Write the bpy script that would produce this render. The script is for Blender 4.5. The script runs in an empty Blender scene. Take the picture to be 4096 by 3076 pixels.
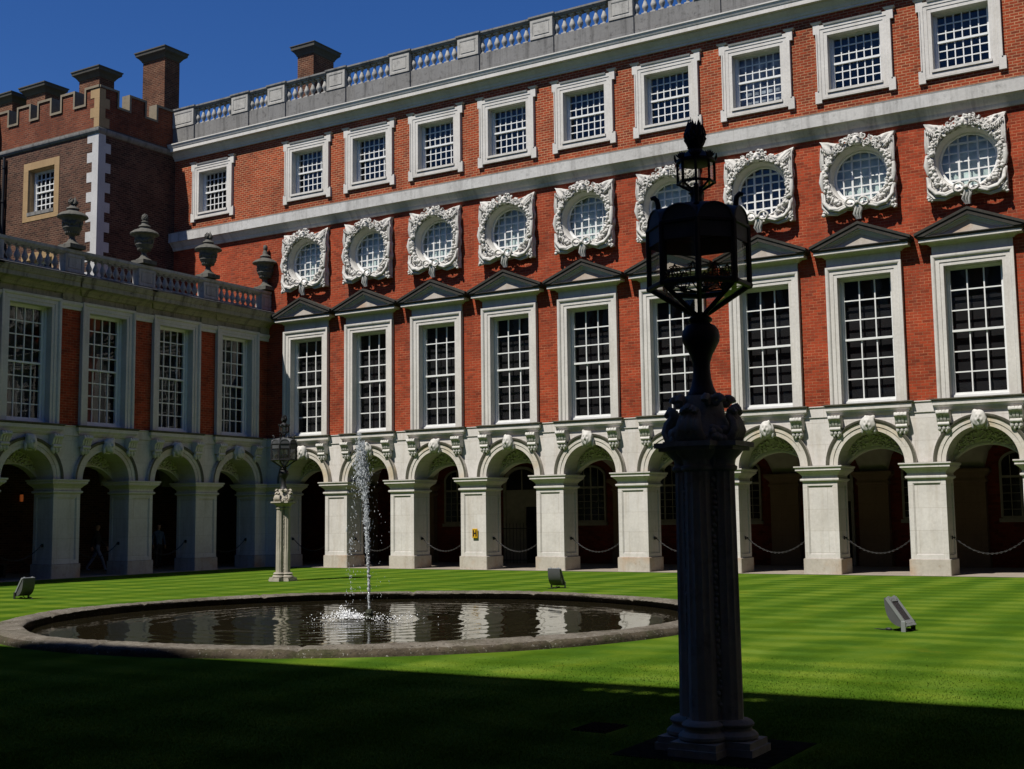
import bpy, bmesh, math, random
import numpy as np
from mathutils import Vector, Matrix
R_ = math.radians
PI = math.pi
sc = bpy.context.scene

# ------------------------------------------------------------------ camera, sky, sun, exposure
def look(yaw, pitch, roll):
    f = Vector((-math.sin(yaw)*math.cos(pitch), math.cos(yaw)*math.cos(pitch), math.sin(pitch)))
    r = f.cross(Vector((0, 0, 1))).normalized(); u = r.cross(f)
    r2 = r*math.cos(roll)+u*math.sin(roll); u2 = -r*math.sin(roll)+u*math.cos(roll)
    return Matrix((r2, u2, -f)).transposed()
cam = bpy.data.cameras.new('camera'); cam_ob = bpy.data.objects.new('camera', cam)
sc.collection.objects.link(cam_ob)
cam_ob.matrix_world = Matrix.Translation((32.1333, -34.4739, 1.70)) @ look(0.5535, 0.1074, -0.0123).to_4x4()
cam.sensor_width = 36.0; cam.lens = 4940.24/4096*36.0; cam.clip_start = 0.05; cam.clip_end = 2000
sc.camera = cam_ob

SUN_D = Vector((0.19, 0.61, -1.0)).normalized()      # direction the light travels
elev = math.asin(-SUN_D.z); sun_az = math.atan2(-SUN_D.x, -SUN_D.y)
world = bpy.data.worlds.new('World'); sc.world = world; world.use_nodes = True
wn = world.node_tree; wn.nodes.clear()
sky = wn.nodes.new('ShaderNodeTexSky'); sky.sky_type = 'NISHITA'; sky.sun_disc = False
sky.sun_elevation = elev; sky.sun_rotation = sun_az
sky.altitude = 1500; sky.air_density = 1.0; sky.dust_density = 0.0; sky.ozone_density = 6.0
bg = wn.nodes.new('ShaderNodeBackground'); bg.inputs[1].default_value = 0.05
out = wn.nodes.new('ShaderNodeOutputWorld')
hs = wn.nodes.new('ShaderNodeHueSaturation'); hs.inputs['Hue'].default_value = 0.512; hs.inputs['Saturation'].default_value = 1.22; hs.inputs['Value'].default_value = 1.42
wn.links.new(sky.outputs[0], hs.inputs['Color']); wn.links.new(hs.outputs[0], bg.inputs[0]); wn.links.new(bg.outputs[0], out.inputs[0])
sun = bpy.data.lights.new('sun', 'SUN'); sun.energy = 5.0; sun.angle = R_(0.5); sun.color = (1.0, 0.96, 0.89)
sun_ob = bpy.data.objects.new('sun', sun); sc.collection.objects.link(sun_ob)
sun_ob.rotation_euler = SUN_D.to_track_quat('-Z', 'Y').to_euler(); sun_ob.location = (10, -60, 60)
sc.view_settings.view_transform = 'Standard'; sc.view_settings.look = 'None'
sc.view_settings.gamma = 1.0; sc.view_settings.exposure = 0.42
sc.view_settings.use_curve_mapping = False
sc.cycles.max_bounces = 8; sc.cycles.diffuse_bounces = 2; sc.cycles.glossy_bounces = 4; sc.cycles.transparent_max_bounces = 24

# ------------------------------------------------------------------ materials
class NT:
    def __init__(s, name):
        s.m = bpy.data.materials.new(name); s.m.use_nodes = True; s.t = s.m.node_tree; s.t.nodes.clear()
        s.out = s.t.nodes.new('ShaderNodeOutputMaterial')
    def n(s, typ, props=None, **inp):
        nd = s.t.nodes.new('ShaderNode'+typ)
        for k, v in (props or {}).items(): setattr(nd, k, v)
        for k, v in inp.items(): s.put(nd, int(k[1:]) if k[0] == 'i' and k[1:].isdigit() else k.replace('_', ' '), v)
        return nd
    def put(s, nd, key, v):
        sock = nd.inputs[key]
        if hasattr(v, 'outputs'): v = v.outputs[0]
        if hasattr(v, 'is_output'): s.t.links.new(v, sock)
        else: sock.default_value = v
    def math(s, op, a, b=0.0, c=0.0):
        return s.n('Math', {'operation': op}, i0=a, i1=b, i2=c).outputs[0]
    def vmath(s, op, a, b=(0, 0, 0)):
        nd = s.n('VectorMath', {'operation': op}, i0=a, i1=b)
        return nd.outputs[1] if op in ('LENGTH', 'DISTANCE', 'DOT_PRODUCT') else nd.outputs[0]
    def mix(s, f, a, b, bt='MIX'):
        nd = s.n('Mix', {'data_type': 'RGBA', 'blend_type': bt}, i0=f, i6=a, i7=b); return nd.outputs[2]
    def ramp(s, f, *stops):
        nd = s.n('ValToRGB', i0=f); e = nd.color_ramp.elements
        while len(e) < len(stops): e.new(0.5)
        for q, (p, c) in zip(e, stops):
            q.position = p; q.color = (c, c, c, 1) if isinstance(c, (int, float)) else (*c, 1)
        return nd.outputs[0]
    def noise(s, vec, scale, detail=3.0, rough=0.55):
        return s.n('TexNoise', i0=vec, Scale=scale, Detail=detail, Roughness=rough).outputs[0]
    def pos(s): return s.n('NewGeometry').outputs[0]
    def uv(s):
        g = s.n('NewGeometry'); p = s.n('SeparateXYZ', i0=g.outputs[0]); nn = s.n('SeparateXYZ', i0=g.outputs['True Normal'])
        ax = s.math('ABSOLUTE', nn.outputs[0]); ay = s.math('ABSOLUTE', nn.outputs[1])
        k = s.math('GREATER_THAN', ax, ay)
        u = s.math('ADD', s.math('MULTIPLY', p.outputs[1], k), s.math('MULTIPLY', p.outputs[0], s.math('SUBTRACT', 1.0, k)))
        return s.n('CombineXYZ', i0=u, i1=p.outputs[2], i2=0.0).outputs[0], p
    def scale(s, v, sx, sy, sz):
        return s.vmath('MULTIPLY', v, (sx, sy, sz))
    def bsdf(s, col, rough=0.8, spec=0.3, normal=None, metal=0.0):
        b = s.n('BsdfPrincipled', Base_Color=col, Roughness=rough, Metallic=metal)
        b.inputs['Specular IOR Level'].default_value = spec
        if normal is not None: s.put(b, 'Normal', normal)
        s.t.links.new(b.outputs[0], s.out.inputs[0]); return b
    def bump(s, h, strength=0.4, dist=0.02):
        return s.n('Bump', Strength=strength, Distance=dist, Height=h).outputs[0]
def c4(c): return (c[0], c[1], c[2], 1.0)

def brick_mat(name, a, b, mortar, msize, stain, stain_col=(.30, .24, .19), dark=0.0, rh=0.083, pale=0.7):
    t = NT(name); uv, p = t.uv(); P = t.pos()
    br = t.n('TexBrick', {'offset': 0.5}, Vector=uv, Color1=c4(a), Color2=c4(b), Mortar=c4(mortar), Scale=1.0)
    br.inputs['Mortar Size'].default_value = msize; br.inputs['Brick Width'].default_value = 0.225
    br.inputs['Row Height'].default_value = rh; br.inputs['Bias'].default_value = -0.15
    br.inputs['Mortar Smooth'].default_value = 0.15
    # second, coarser per-brick variation: a few burnt bricks
    br2 = t.n('TexBrick', {'offset': 0.5}, Vector=uv, Color1=(1, 1, 1, 1), Color2=(.38, .36, .36, 1), Mortar=(1, 1, 1, 1), Scale=1.0)
    br2.inputs['Mortar Size'].default_value = 0.0; br2.inputs['Brick Width'].default_value = 0.225
    br2.inputs['Row Height'].default_value = rh; br2.inputs['Bias'].default_value = -0.72 + dark
    col = t.mix(0.75, br.outputs[0], br2.outputs[0], 'MULTIPLY')
    n1 = t.noise(P, 0.55, 4.0); col = t.mix(0.8, col, t.ramp(n1, (.3, .62), (.7, 1.28)), 'MULTIPLY')
    nz = t.noise(P, 9.0, 3.0); col = t.mix(0.6, col, t.ramp(nz, (.25, .78), (.75, 1.2)), 'MULTIPLY')
    st = t.noise(t.scale(uv, 2.2, 0.32, 1), 1.0, 5.0, 0.65)
    col = t.mix(t.math('MULTIPLY', t.ramp(st, (.56, 0), (.78, 1)), stain), col, c4(stain_col))
    pm = t.math('MULTIPLY', br.outputs[1], t.ramp(t.noise(P, 1.7, 4.0, .7), (.45, 0), (.62, 1)))
    col = t.mix(t.math('MULTIPLY', pm, pale), col, c4(tuple(min(.6, 2.1*x) for x in mortar)))
    h = t.math('SUBTRACT', t.math('MULTIPLY', nz, .35), br.outputs[1])
    t.bsdf(col, 0.9, 0.2, t.bump(h, 0.5, 0.012)); return t.m

def stone_mat(name, base, dark, joint=None, streak=0.35, lichen=0.25, top=0.0, warm=None, bump=0.25):
    """limestone: cloudy tone, vertical rain streaks, soot on weathered tops, optional ashlar joints"""
    t = NT(name); uv, p = t.uv(); P = t.pos()
    n1 = t.noise(P, 1.1, 5.0); n2 = t.noise(P, 14.0, 4.0, 0.6)
    col = t.mix(t.ramp(n1, (.35, 0), (.72, .55)), c4(base), c4(tuple(.72*x for x in base)))
    if warm: col = t.mix(t.ramp(t.noise(P, 0.8, 3.0), (.5, 0), (.68, .75)), col, c4(warm))
    st = t.noise(t.scale(uv, 3.5, 0.35, 1), 1.0, 5.0, 0.7)
    col = t.mix(t.math('MULTIPLY', t.ramp(st, (.5, 0), (.74, 1)), streak), col, c4(dark))
    li = t.noise(P, 6.0, 6.0, 0.75)
    col = t.mix(t.math('MULTIPLY', t.ramp(li, (.54, 0), (.7, 1)), lichen), col, c4(dark))
    if top > 0:     # moss and soot settled on ledges
        g = t.n('NewGeometry'); nz = t.n('SeparateXYZ', i0=g.outputs['True Normal']).outputs[2]
        f = t.math('MULTIPLY', t.ramp(nz, (.3, 0), (.7, 1)), t.ramp(t.noise(P, 5.0, 5.0, .7), (.3, .55), (.6, 1)))
        col = t.mix(t.math('MULTIPLY', f, top), col, (0.045, 0.042, 0.033, 1))
    h = n2
    if joint:
        br = t.n('TexBrick', {'offset': 0.5}, Vector=uv, Color1=(1, 1, 1, 1), Color2=(.93, .92, .90, 1), Mortar=(.60, .56, .50, 1), Scale=1.0)
        br.inputs['Mortar Size'].default_value = 0.004; br.inputs['Brick Width'].default_value = joint[0]
        br.inputs['Row Height'].default_value = joint[1]; br.inputs['Mortar Smooth'].default_value = 0.2
        col = t.mix(0.85, col, br.outputs[0], 'MULTIPLY')
        h = t.math('SUBTRACT', t.math('MULTIPLY', n2, .4), br.outputs[1])
    col = t.mix(0.5, col, t.ramp(n2, (.3, .82), (.7, 1.1)), 'MULTIPLY')
    t.bsdf(col, 0.85, 0.25, t.bump(h, bump, 0.012)); return t.m

def plain_mat(name, col, rough=0.5, metal=0.0, var=0.25, sc_=8.0, spec=0.4, bump=0.1):
    t = NT(name); P = t.pos(); n = t.noise(P, sc_, 4.0)
    c = t.mix(1.0, c4(col), t.ramp(n, (.3, 1-var), (.7, 1+var)), 'MULTIPLY')
    t.bsdf(c, rough, spec, t.bump(n, bump, 0.01), metal); return t.m

def glass_mat(name, tint=(.92, .95, .95), ior=1.5, wob=0.02, refl=1.0, film=0):
    t = NT(name)
    nb = t.bump(t.noise(t.pos(), 1.6, 1.0), 0.12, wob)
    tr = t.n('BsdfTransparent', i0=c4(tint)); gl = t.n('BsdfGlossy', i0=(1, 1, 1, 1), Roughness=0.004, Normal=nb)
    lw = t.n('LayerWeight', Blend=0.5); t.put(lw, 'Normal', nb)
    f = t.math('MULTIPLY', t.math('ADD', 0.04, t.math('MULTIPLY', t.math('POWER', lw.outputs[1], 5.0), 0.96)), refl)
    mx = t.n('MixShader', i0=f, i1=tr.outputs[0], i2=gl.outputs[0])
    if film:
        di = t.n('BsdfDiffuse', i0=(.22, .20, .17, 1)); tl = t.n('BsdfTranslucent', i0=(.22, .20, .17, 1)); m3 = t.n('MixShader', i0=.5, i1=di.outputs[0], i2=tl.outputs[0])
        mx = t.n('MixShader', i0=t.math('MULTIPLY', t.ramp(t.noise(t.pos(), 9.0, 3.0), (.3, .4), (.7, 1)), film), i1=mx.outputs[0], i2=m3.outputs[0])
    t.t.links.new(mx.outputs[0], t.out.inputs[0]); return t.m

M = {}
M['brick'] = brick_mat('orange_red_brick', (.275, .042, .0125), (.145, .026, .010), (.30, .155, .082), 0.0105, 0.20, (.15, .10, .075), pale=.35)
M['rubbed'] = brick_mat('rubbed_red_brick', (.29, .043, .0145), (.175, .028, .0105), (.22, .085, .042), 0.007, 0.42, (.16, .085, .06))
M['tudor'] = brick_mat('old_purple_brick', (.078, .031, .020), (.034, .016, .013), (.10, .064, .042), 0.013, 0.12, (.10, .08, .065), dark=0.28, pale=.4)
M['parapet_brick'] = brick_mat('parapet_brick', (.150, .036, .015), (.09, .022, .011), (.10, .055, .034), 0.010, 0.12, (.13, .10, .08))
M['chimney_brick'] = brick_mat('chimney_brick', (.10, .033, .016), (.055, .019, .011), (.12, .07, .042), 0.013, 0.10, (.12, .10, .08), dark=0.15)
M['ashlar'] = stone_mat('white_ashlar', (.575, .545, .51), (.31, .25, .175), (1.25, .61), 0.42, 0.16, 0.7)
M['stone'] = stone_mat('portland_stone', (.545, .52, .48), (.27, .23, .165), None, 0.36, 0.18, 0.95)
M['base_stone'] = stone_mat('warm_plinth_stone', (.45, .405, .35), (.22, .16, .10), None, 0.45, 0.45, 0.5, warm=(.40, .235, .125))
M['carved'] = stone_mat('carved_white_stone', (.53, .51, .47), (.22, .195, .15), None, 0.15, 0.25, 0.0, bump=0.6)
M['dirty'] = stone_mat('weathered_grey_stone', (.185, .18, .172), (.05, .048, .046), (1.4, .9), 0.95, 0.8, 1.0)
M['balus'] = stone_mat('grey_baluster_stone', (.36, .345, .315), (.11, .105, .095), None, 0.6, 0.6, 0.9)
M['black_stone'] = stone_mat('lichen_black_stone', (.034, .031, .026), (.09, .082, .068), None, 0.25, 0.3, 0.3)
M['gallery_brick'] = brick_mat('dark_gallery_brick', (.15, .022, .009), (.09, .014, .006), (.09, .03, .018), 0.007, 0.2, (.05, .03, .02), pale=.2)  # brick copy darkened so the arcade interior reads as deep shade
M['gallery_stone'] = stone_mat('brown_gallery_stone', (.17, .115, .07), (.09, .06, .04), (.9, .5), .3, .2)  # pilaster stone likewise darkened in colour for the shade inside the arcade
M['moss_stone'] = stone_mat('mossy_dark_moulding', (.085, .08, .058), (.20, .185, .15), None, .5, .5, .3)
M['sand'] = stone_mat('yellow_sandstone', (.32, .215, .11), (.17, .115, .06), (.7, .38), 0.3, 0.15, 0.3)
M['quoin'] = stone_mat('white_quoin_stone', (.44, .43, .42), (.25, .23, .20), None, 0.2, 0.1, 0.3)
M['urn'] = stone_mat('sooty_urn_stone', (.105, .10, .085), (.022, .021, .018), None, 0.9, 0.9, 0.4, bump=0.5)
t = NT('pool_coping_stone'); P = t.pos(); uv, _ = t.uv()
def coping(t, lo, hi, moss):
    P = t.pos(); col = t.mix(t.ramp(t.noise(P, 3.0, 5.0, .7), (.35, 0), (.65, 1)), c4(lo), c4(hi))
    col = t.mix(t.math('MULTIPLY', t.ramp(t.noise(P, 1.3, 4.0, .7), (.48, 0), (.62, 1)), moss), col, (.030, .034, .010, 1))
    col = t.mix(t.ramp(t.noise(P, 30.0, 3.0, .6), (.62, 0), (.72, .7)), col, (.33, .32, .29, 1))
    col = t.mix(t.ramp(t.noise(P, 24.0, 3.0, .6), (.30, .75), (.42, 0)), col, (.012, .011, .009, 1))
    t.bsdf(col, .9, .2, t.bump(t.noise(P, 22.0, 5.0, .7), .8, .02)); return t.m
M['cap_stone'] = stone_mat('sooty_cap_stone', (.075, .07, .06), (.025, .024, .021), None, .5, .5, .3)
M['coping'] = coping(t, (.075, .062, .046), (.145, .128, .104), .25)
M['coping_side'] = coping(NT('mossy_coping_side'), (.036, .028, .018), (.075, .060, .040), .7)
M['lamp_stone'] = stone_mat('grey_lamp_stone', (.36, .325, .265), (.11, .10, .08), None, 0.45, 0.5, 0.2, bump=0.5)
M['paving'] = stone_mat('worn_paving', (.26, .22, .18), (.13, .105, .08), (.9, .6), 0.2, 0.4)
M['plaster'] = plain_mat('lime_plaster', (.34, .31, .25), 0.9, 0, 0.12, 3.0, 0.2)
M['gallery_frame'] = plain_mat('drab_window_paint', (.20, .185, .15), .6, 0, .15, 5.0)
M['white'] = plain_mat('white_paint', (.62, .62, .60), 0.45, 0, 0.05, 6.0, 0.4)
M['grey_blind'] = plain_mat('charcoal_blind', (.012, .011, .012), 0.9, 0, 0.25, 2.0, 0.1)
M['teal_blind'] = plain_mat('pale_teal_curtain', (.46, .53, .50), 0.9, 0, 0.35, 2.5, 0.1)
M['navy_blind'] = plain_mat('dark_room', (.012, .013, .018), 0.9, 0, 0.4, 2.0, 0.1)  # near-black sheet behind the glass, painting the darkness of an unlit room
M['curtain'] = plain_mat('dim_curtain', (.045, .043, .042), 0.9, 0, 0.95, 1.7, 0.1)
M['iron'] = plain_mat('black_iron', (.012, .012, .013), 0.55, 0.0, 0.3, 12.0, 0.35, 0.3)
M['lead'] = plain_mat('grey_lead_roof', (.05, .052, .055), 0.6, 0.0, 0.25, 5.0, 0.4, 0.2)
M['steel'] = plain_mat('grey_painted_steel', (.065, .066, .07), 0.42, 0.0, 0.08, 10.0, 0.5, 0.03)
M['steel_light'] = plain_mat('pale_steel_frame', (.16, .17, .17), 0.4, 0.0, 0.06, 10.0, 0.5, 0.03)
M['rubber'] = plain_mat('black_rubber', (.012, .012, .012), 0.6)
M['yellow'] = plain_mat('hydrant_yellow', (.50, .29, .008), 0.45, 0, 0.08, 30.0)
M['sign_black'] = plain_mat('sign_black', (.02, .012, .008), 0.5)
M['mag'] = plain_mat('pink_sticker', (.55, .16, .42), 0.5)
M['moss'] = plain_mat('mossy_bronze', (.022, .026, .012), 0.8, 0, 0.5, 30.0)
M['glass'] = glass_mat('old_window_glass', refl=1.0)
M['lamp_glass'] = glass_mat('lantern_glass', (.90, .89, .86), 1.5, 0.01, 1.0, .14)
M['dark_glass'] = None
t = NT('dark_arcade_glass'); t.bsdf((.006, .007, .008, 1), 0.08, 0.5, t.bump(t.noise(t.pos(), 3.0), .2, .01)); M['dark_glass'] = t.m

t = NT('jet_water')      # broken white water
gl = t.n('BsdfPrincipled', Base_Color=(.72, .75, .77, 1), Roughness=0.08)
tr = t.n('BsdfTransparent', i0=(.93, .95, .96, 1)); tl = t.n('BsdfTranslucent', i0=(.60, .63, .65, 1))
m1 = t.n('MixShader', i0=0.35, i1=gl.outputs[0], i2=tl.outputs[0]); m2 = t.n('MixShader', i0=0.42, i1=m1.outputs[0], i2=tr.outputs[0])
t.t.links.new(m2.outputs[0], t.out.inputs[0]); M['jet'] = t.m

t = NT('pool_water'); P = t.pos(); d = t.vmath('DISTANCE', P, (18.25, -17.35, 0.0))
ring = t.math('MULTIPLY', t.math('SINE', t.math('ADD', t.math('MULTIPLY', d, 13.0), t.math('MULTIPLY', t.noise(P, .9, 2.0), 9.0))),
              t.math('DIVIDE', 1.0, t.math('ADD', 1.0, t.math('MULTIPLY', d, 0.9))))
n1 = t.noise(P, 2.6, 3.0, 0.6)
h = t.math('ADD', t.math('MULTIPLY', ring, 0.8), t.math('MULTIPLY', n1, 0.55))
t.bsdf((.015, .0122, .0065, 1), 0.015, 0.5, t.bump(h, 0.26, 0.032)); M['water'] = t.m

t = NT('mown_lawn'); P = t.pos(); sp = t.n('SeparateXYZ', i0=P)
wob = t.math('MULTIPLY', t.math('SUBTRACT', t.noise(P, .45, 4.0, .6), .5), 1.1)
def stripe(coord, per, ph, sharp=2.6):
    s_ = t.math('SINE', t.math('ADD', t.math('MULTIPLY', t.math('ADD', coord, wob), 2*PI/per), ph))
    return t.math('ADD', t.n('Clamp', i0=t.math('MULTIPLY', s_, sharp), i1=-1.0, i2=1.0).outputs[0], 0.0)
sx = stripe(sp.outputs[0], 1.45, 0.3, 1.6); sy = stripe(sp.outputs[1], 0.98, 0.8, 1.5)
patch = t.noise(P, 0.5, 4.0, 0.6)
band = t.math('ADD', t.math('MULTIPLY', t.math('MULTIPLY', sx, t.ramp(t.noise(P, .33, 3.0), (.3, .35), (.65, 1))), 0.15), t.math('MULTIPLY', t.math('MULTIPLY', sy, t.ramp(patch, (.34, .05), (.66, 1))), 0.16))
n2 = t.noise(P, 7.0, 5.0, .7); n3 = t.noise(P, 42.0, 4.0, .75)
f = t.math('ADD', t.math('ADD', t.math('MULTIPLY', patch, .40), t.math('MULTIPLY', n2, .30)), t.math('ADD', band, t.math('MULTIPLY', n3, .36)))
lawn_col = t.ramp(f, (.12, (.019, .048, .0035)), (.50, (.053, .096, .007)), (.92, (.118, .160, .016)))
tint = t.ramp(t.noise(P, 1.4, 4.0, .65), (.38, 0), (.66, 1)); lawn_col = t.mix(t.math('MULTIPLY', tint, .45), lawn_col, t.mix(1.0, lawn_col, (.72, .98, 1.9, 1), 'MULTIPLY'))
lawn_col = t.mix(t.ramp(t.noise(P, 0.9, 5.0, .7), (.60, 0), (.74, .5)), lawn_col, (.105, .098, .008, 1))
t.bsdf(lawn_col, 1.0, 0.0, t.bump(t.math('ADD', n3, n2), 0.6, 0.02)); M['lawn'] = t.m
t = NT('grass_blade'); P = t.pos(); rnd = t.n('NewGeometry').outputs['Random Per Island']
sp = t.n('SeparateXYZ', i0=P)
wob = t.math('MULTIPLY', t.math('SUBTRACT', t.noise(P, .45, 4.0, .6), .5), 1.1)
sx = stripe(sp.outputs[0], 1.45, 0.3, 1.6); sy = stripe(sp.outputs[1], 0.98, 0.8, 1.5)
patch = t.noise(P, 0.5, 4.0, 0.6)
f = t.math('ADD', t.math('ADD', t.math('MULTIPLY', patch, .5), t.math('MULTIPLY', rnd, .4)), t.math('ADD', t.math('MULTIPLY', sx, .13), t.math('MULTIPLY', sy, .08)))
col = t.ramp(f, (.15, (.030, .070, .005)), (.5, (.070, .125, .012)), (.85, (.130, .180, .025)), (1.0, (.22, .24, .07)))
up = t.n('CombineXYZ', i0=0.0, i1=0.0, i2=1.0)
di = t.n('BsdfDiffuse', i0=col, Normal=up); tl = t.n('BsdfTranslucent', i0=col, Normal=up); ad = t.n('AddShader', i0=di.outputs[0], i1=tl.outputs[0]); t.t.links.new(ad.outputs[0], t.out.inputs[0]); M['blade'] = t.m

def person_mats(top, legs):
    return [plain_mat('clothing_top', top, .85), plain_mat('clothing_legs', legs, .85), plain_mat('skin', (.42, .25, .17), .55, 0, .06), plain_mat('shoe', (.02, .018, .016), .5)]

# ------------------------------------------------------------------ mesh builder
class MB:
    def __init__(s): s.v = []; s.f = []; s.mi = []; s.cur = 0
    def add(s, vs, fs):
        o = len(s.v); s.v.extend([tuple(q) for q in vs]); s.f.extend([tuple(i+o for i in q) for q in fs]); s.mi.extend([s.cur]*len(fs)); return s
    def box(s, x0, x1, y0, y1, z0, z1):
        vs = [(x, y, z) for z in (z0, z1) for y in (y0, y1) for x in (x0, x1)]
        return s.add(vs, [(0, 2, 3, 1), (4, 5, 7, 6), (0, 1, 5, 4), (2, 6, 7, 3), (0, 4, 6, 2), (1, 3, 7, 5)])
    def bevbox(s, x0, x1, y0, y1, z0, z1, b=0.015):
        """box with chamfered vertical and top edges"""
        def ring(i, z): return [(x0+i+b, y0+i, z), (x1-i-b, y0+i, z), (x1-i, y0+i+b, z), (x1-i, y1-i-b, z), (x1-i-b, y1-i, z), (x0+i+b, y1-i, z), (x0+i, y1-i-b, z), (x0+i, y0+i+b, z)]
        vs = ring(0, z0)+ring(0, z1-b)+ring(b, z1); fs = []
        for k in range(2):
            for i in range(8): fs.append((k*8+i, k*8+(i+1) % 8, k*8+8+(i+1) % 8, k*8+8+i))
        fs += [tuple(range(16, 24)), tuple(range(7, -1, -1))]
        return s.add(vs, fs)
    def prism(s, pts, off):
        n = len(pts); off = Vector(off); a = [Vector(q) for q in pts]; b = [q+off for q in a]
        return s.add(a+b, [tuple(range(n-1, -1, -1)), tuple(range(n, 2*n))]+[(i, (i+1) % n, n+(i+1) % n, n+i) for i in range(n)])
    def xz(s, pts, y0, y1): return s.prism([(x, y0, z) for x, z in pts], (0, y1-y0, 0))
    def yz(s, pts, x0, x1): return s.prism([(x0, y, z) for y, z in pts], (x1-x0, 0, 0))
    def sweep(s, path, prof, fn, closed=False, side=-1, caps=True):
        """mitred moulding: path in a plane, prof = (offset, height)"""
        n = len(path); m = len(prof); rings = []
        P = [Vector(q) for q in path]
        def nrm(a, b):
            d = (b-a).normalized(); return Vector((-d.y, d.x))*(1 if side > 0 else -1)
        for i in range(n):
            if closed or 0 < i < n-1:
                n1 = nrm(P[i-1], P[i]); n2 = nrm(P[i], P[(i+1) % n]); mm = (n1+n2)/(1+n1.dot(n2))
            elif i == 0: mm = nrm(P[0], P[1])
            else: mm = nrm(P[-2], P[-1])
            rings.append([fn(P[i].x+mm.x*o, P[i].y+mm.y*o, h) for o, h in prof])
        vs = [q for r in rings for q in r]; fs = []
        for i in range(n if closed else n-1):
            j = (i+1) % n
            for k in range(m-1): fs.append((i*m+k, j*m+k, j*m+k+1, i*m+k+1))
        if caps and not closed: fs += [tuple(range(m-1, -1, -1)), tuple((n-1)*m+k for k in range(m))]
        return s.add(vs, fs)
    def mould(s, path, prof, closed=False): return s.sweep(path, prof, lambda a, b, h: (a, b, h), closed, -1)
    def frame(s, path, prof, closed=False): return s.sweep(path, prof, lambda a, b, h: (a, h, b), closed, 1, False)
    def lathe(s, prof, c=(0, 0, 0), n=16, rf=None, cap=True):
        vs = []; fs = []; m = len(prof)
        for r, z in prof:
            for i in range(n):
                th = 2*PI*i/n; rr = r*(rf(th, z) if rf else 1)
                vs.append((c[0]+rr*math.cos(th), c[1]+rr*math.sin(th), c[2]+z))
        for k in range(m-1):
            for i in range(n): fs.append((k*n+i, k*n+(i+1) % n, (k+1)*n+(i+1) % n, (k+1)*n+i))
        if cap: fs += [tuple(range(n-1, -1, -1)), tuple((m-1)*n+i for i in range(n))]
        return s.add(vs, fs)
    def tube(s, pts, rad, n=6, closed=False):
        P = [Vector(q) for q in pts]; m = len(P); rad = [rad]*m if isinstance(rad, (int, float)) else rad
        vs = []; fs = []; ref = None
        for i in range(m):
            a = P[i-1] if (closed or i > 0) else P[0]; b = P[(i+1) % m] if (closed or i < m-1) else P[-1]
            d = (b-a).normalized()
            if ref is None: ref = Vector((0, 0, 1)) if abs(d.z) < .9 else Vector((1, 0, 0))
            u = (ref-d*ref.dot(d)).normalized(); w = d.cross(u); ref = u
            for k in range(n):
                th = 2*PI*k/n; vs.append(P[i]+(u*math.cos(th)+w*math.sin(th))*rad[i])
        for i in range(m if closed else m-1):
            j = (i+1) % m
            for k in range(n): fs.append((i*n+k, i*n+(k+1) % n, j*n+(k+1) % n, j*n+k))
        if not closed: fs += [tuple(range(n-1, -1, -1)), tuple((m-1)*n+k for k in range(n))]
        return s.add(vs, fs)
    def ell(s, c, r, nu=8, nv=5, rot=None):
        r = (r, r, r) if isinstance(r, (int, float)) else r; vs = []; fs = []
        def tf(v):
            v = Vector((v[0]*r[0], v[1]*r[1], v[2]*r[2]))
            if rot is not None: v = rot @ v
            return (v.x+c[0], v.y+c[1], v.z+c[2])
        vs.append(tf((0, 0, -1)))
        for j in range(1, nv):
            la = -PI/2+PI*j/nv
            for i in range(nu):
                lo = 2*PI*i/nu; vs.append(tf((math.cos(la)*math.cos(lo), math.cos(la)*math.sin(lo), math.sin(la))))
        vs.append(tf((0, 0, 1))); top = len(vs)-1
        for i in range(nu): fs.append((0, 1+(i+1) % nu, 1+i))
        for j in range(nv-2):
            for i in range(nu): a = 1+j*nu; fs.append((a+i, a+(i+1) % nu, a+nu+(i+1) % nu, a+nu+i))
        a = 1+(nv-2)*nu
        for i in range(nu): fs.append((a+i, a+(i+1) % nu, top))
        return s.add(vs, fs)
    def mesh(s, name, mats, smooth=None, recalc=True):
        me = bpy.data.meshes.new(name); me.from_pydata(s.v, [], s.f)
        for m in (mats if isinstance(mats, (list, tuple)) else [mats]): me.materials.append(m)
        if any(s.mi): me.polygons.foreach_set('material_index', s.mi)
        if recalc:
            bm = bmesh.new(); bm.from_mesh(me); bmesh.ops.recalc_face_normals(bm, faces=bm.faces); bm.to_mesh(me); bm.free()
        if smooth:
            me.shade_smooth(); me.set_sharp_from_angle(angle=R_(smooth))
        me.update(); return me

COL = sc.collection
def tag(o, label=None, cat=None, group=None, kind=None):
    if label: o['label'] = label
    if cat: o['category'] = cat
    if group: o['group'] = group
    if kind: o['kind'] = kind
    return o
def thing(name, loc, label, cat, group=None, rz=0.0):
    o = bpy.data.objects.new(name, None); COL.objects.link(o); o.location = loc; o.rotation_euler = (0, 0, rz); o.empty_display_size = .3
    return tag(o, label, cat, group)
def put(name, me, parent=None, loc=(0, 0, 0), rz=0.0):
    o = bpy.data.objects.new(name, me); COL.objects.link(o); o.location = loc; o.rotation_euler = (0, 0, rz)
    if parent is not None: o.parent = parent
    return o
def children(o): return list(o.children)
def copy_tree(o, parent=None):
    c = o.copy(); COL.objects.link(c)
    if parent is not None: c.parent = parent
    for ch in children(o): copy_tree(ch, c)
    return c

# ------------------------------------------------------------------ shared dimensions
W = 2.9504; X1 = 1.8796; Y1 = -1.5551       # bay pitch, first bay centres on the two fronts
ZS = 3.06; RA = 0.93                        # arch springing, arch radius
BRICK_Y = 0.08
rng = random.Random(7)

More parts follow.
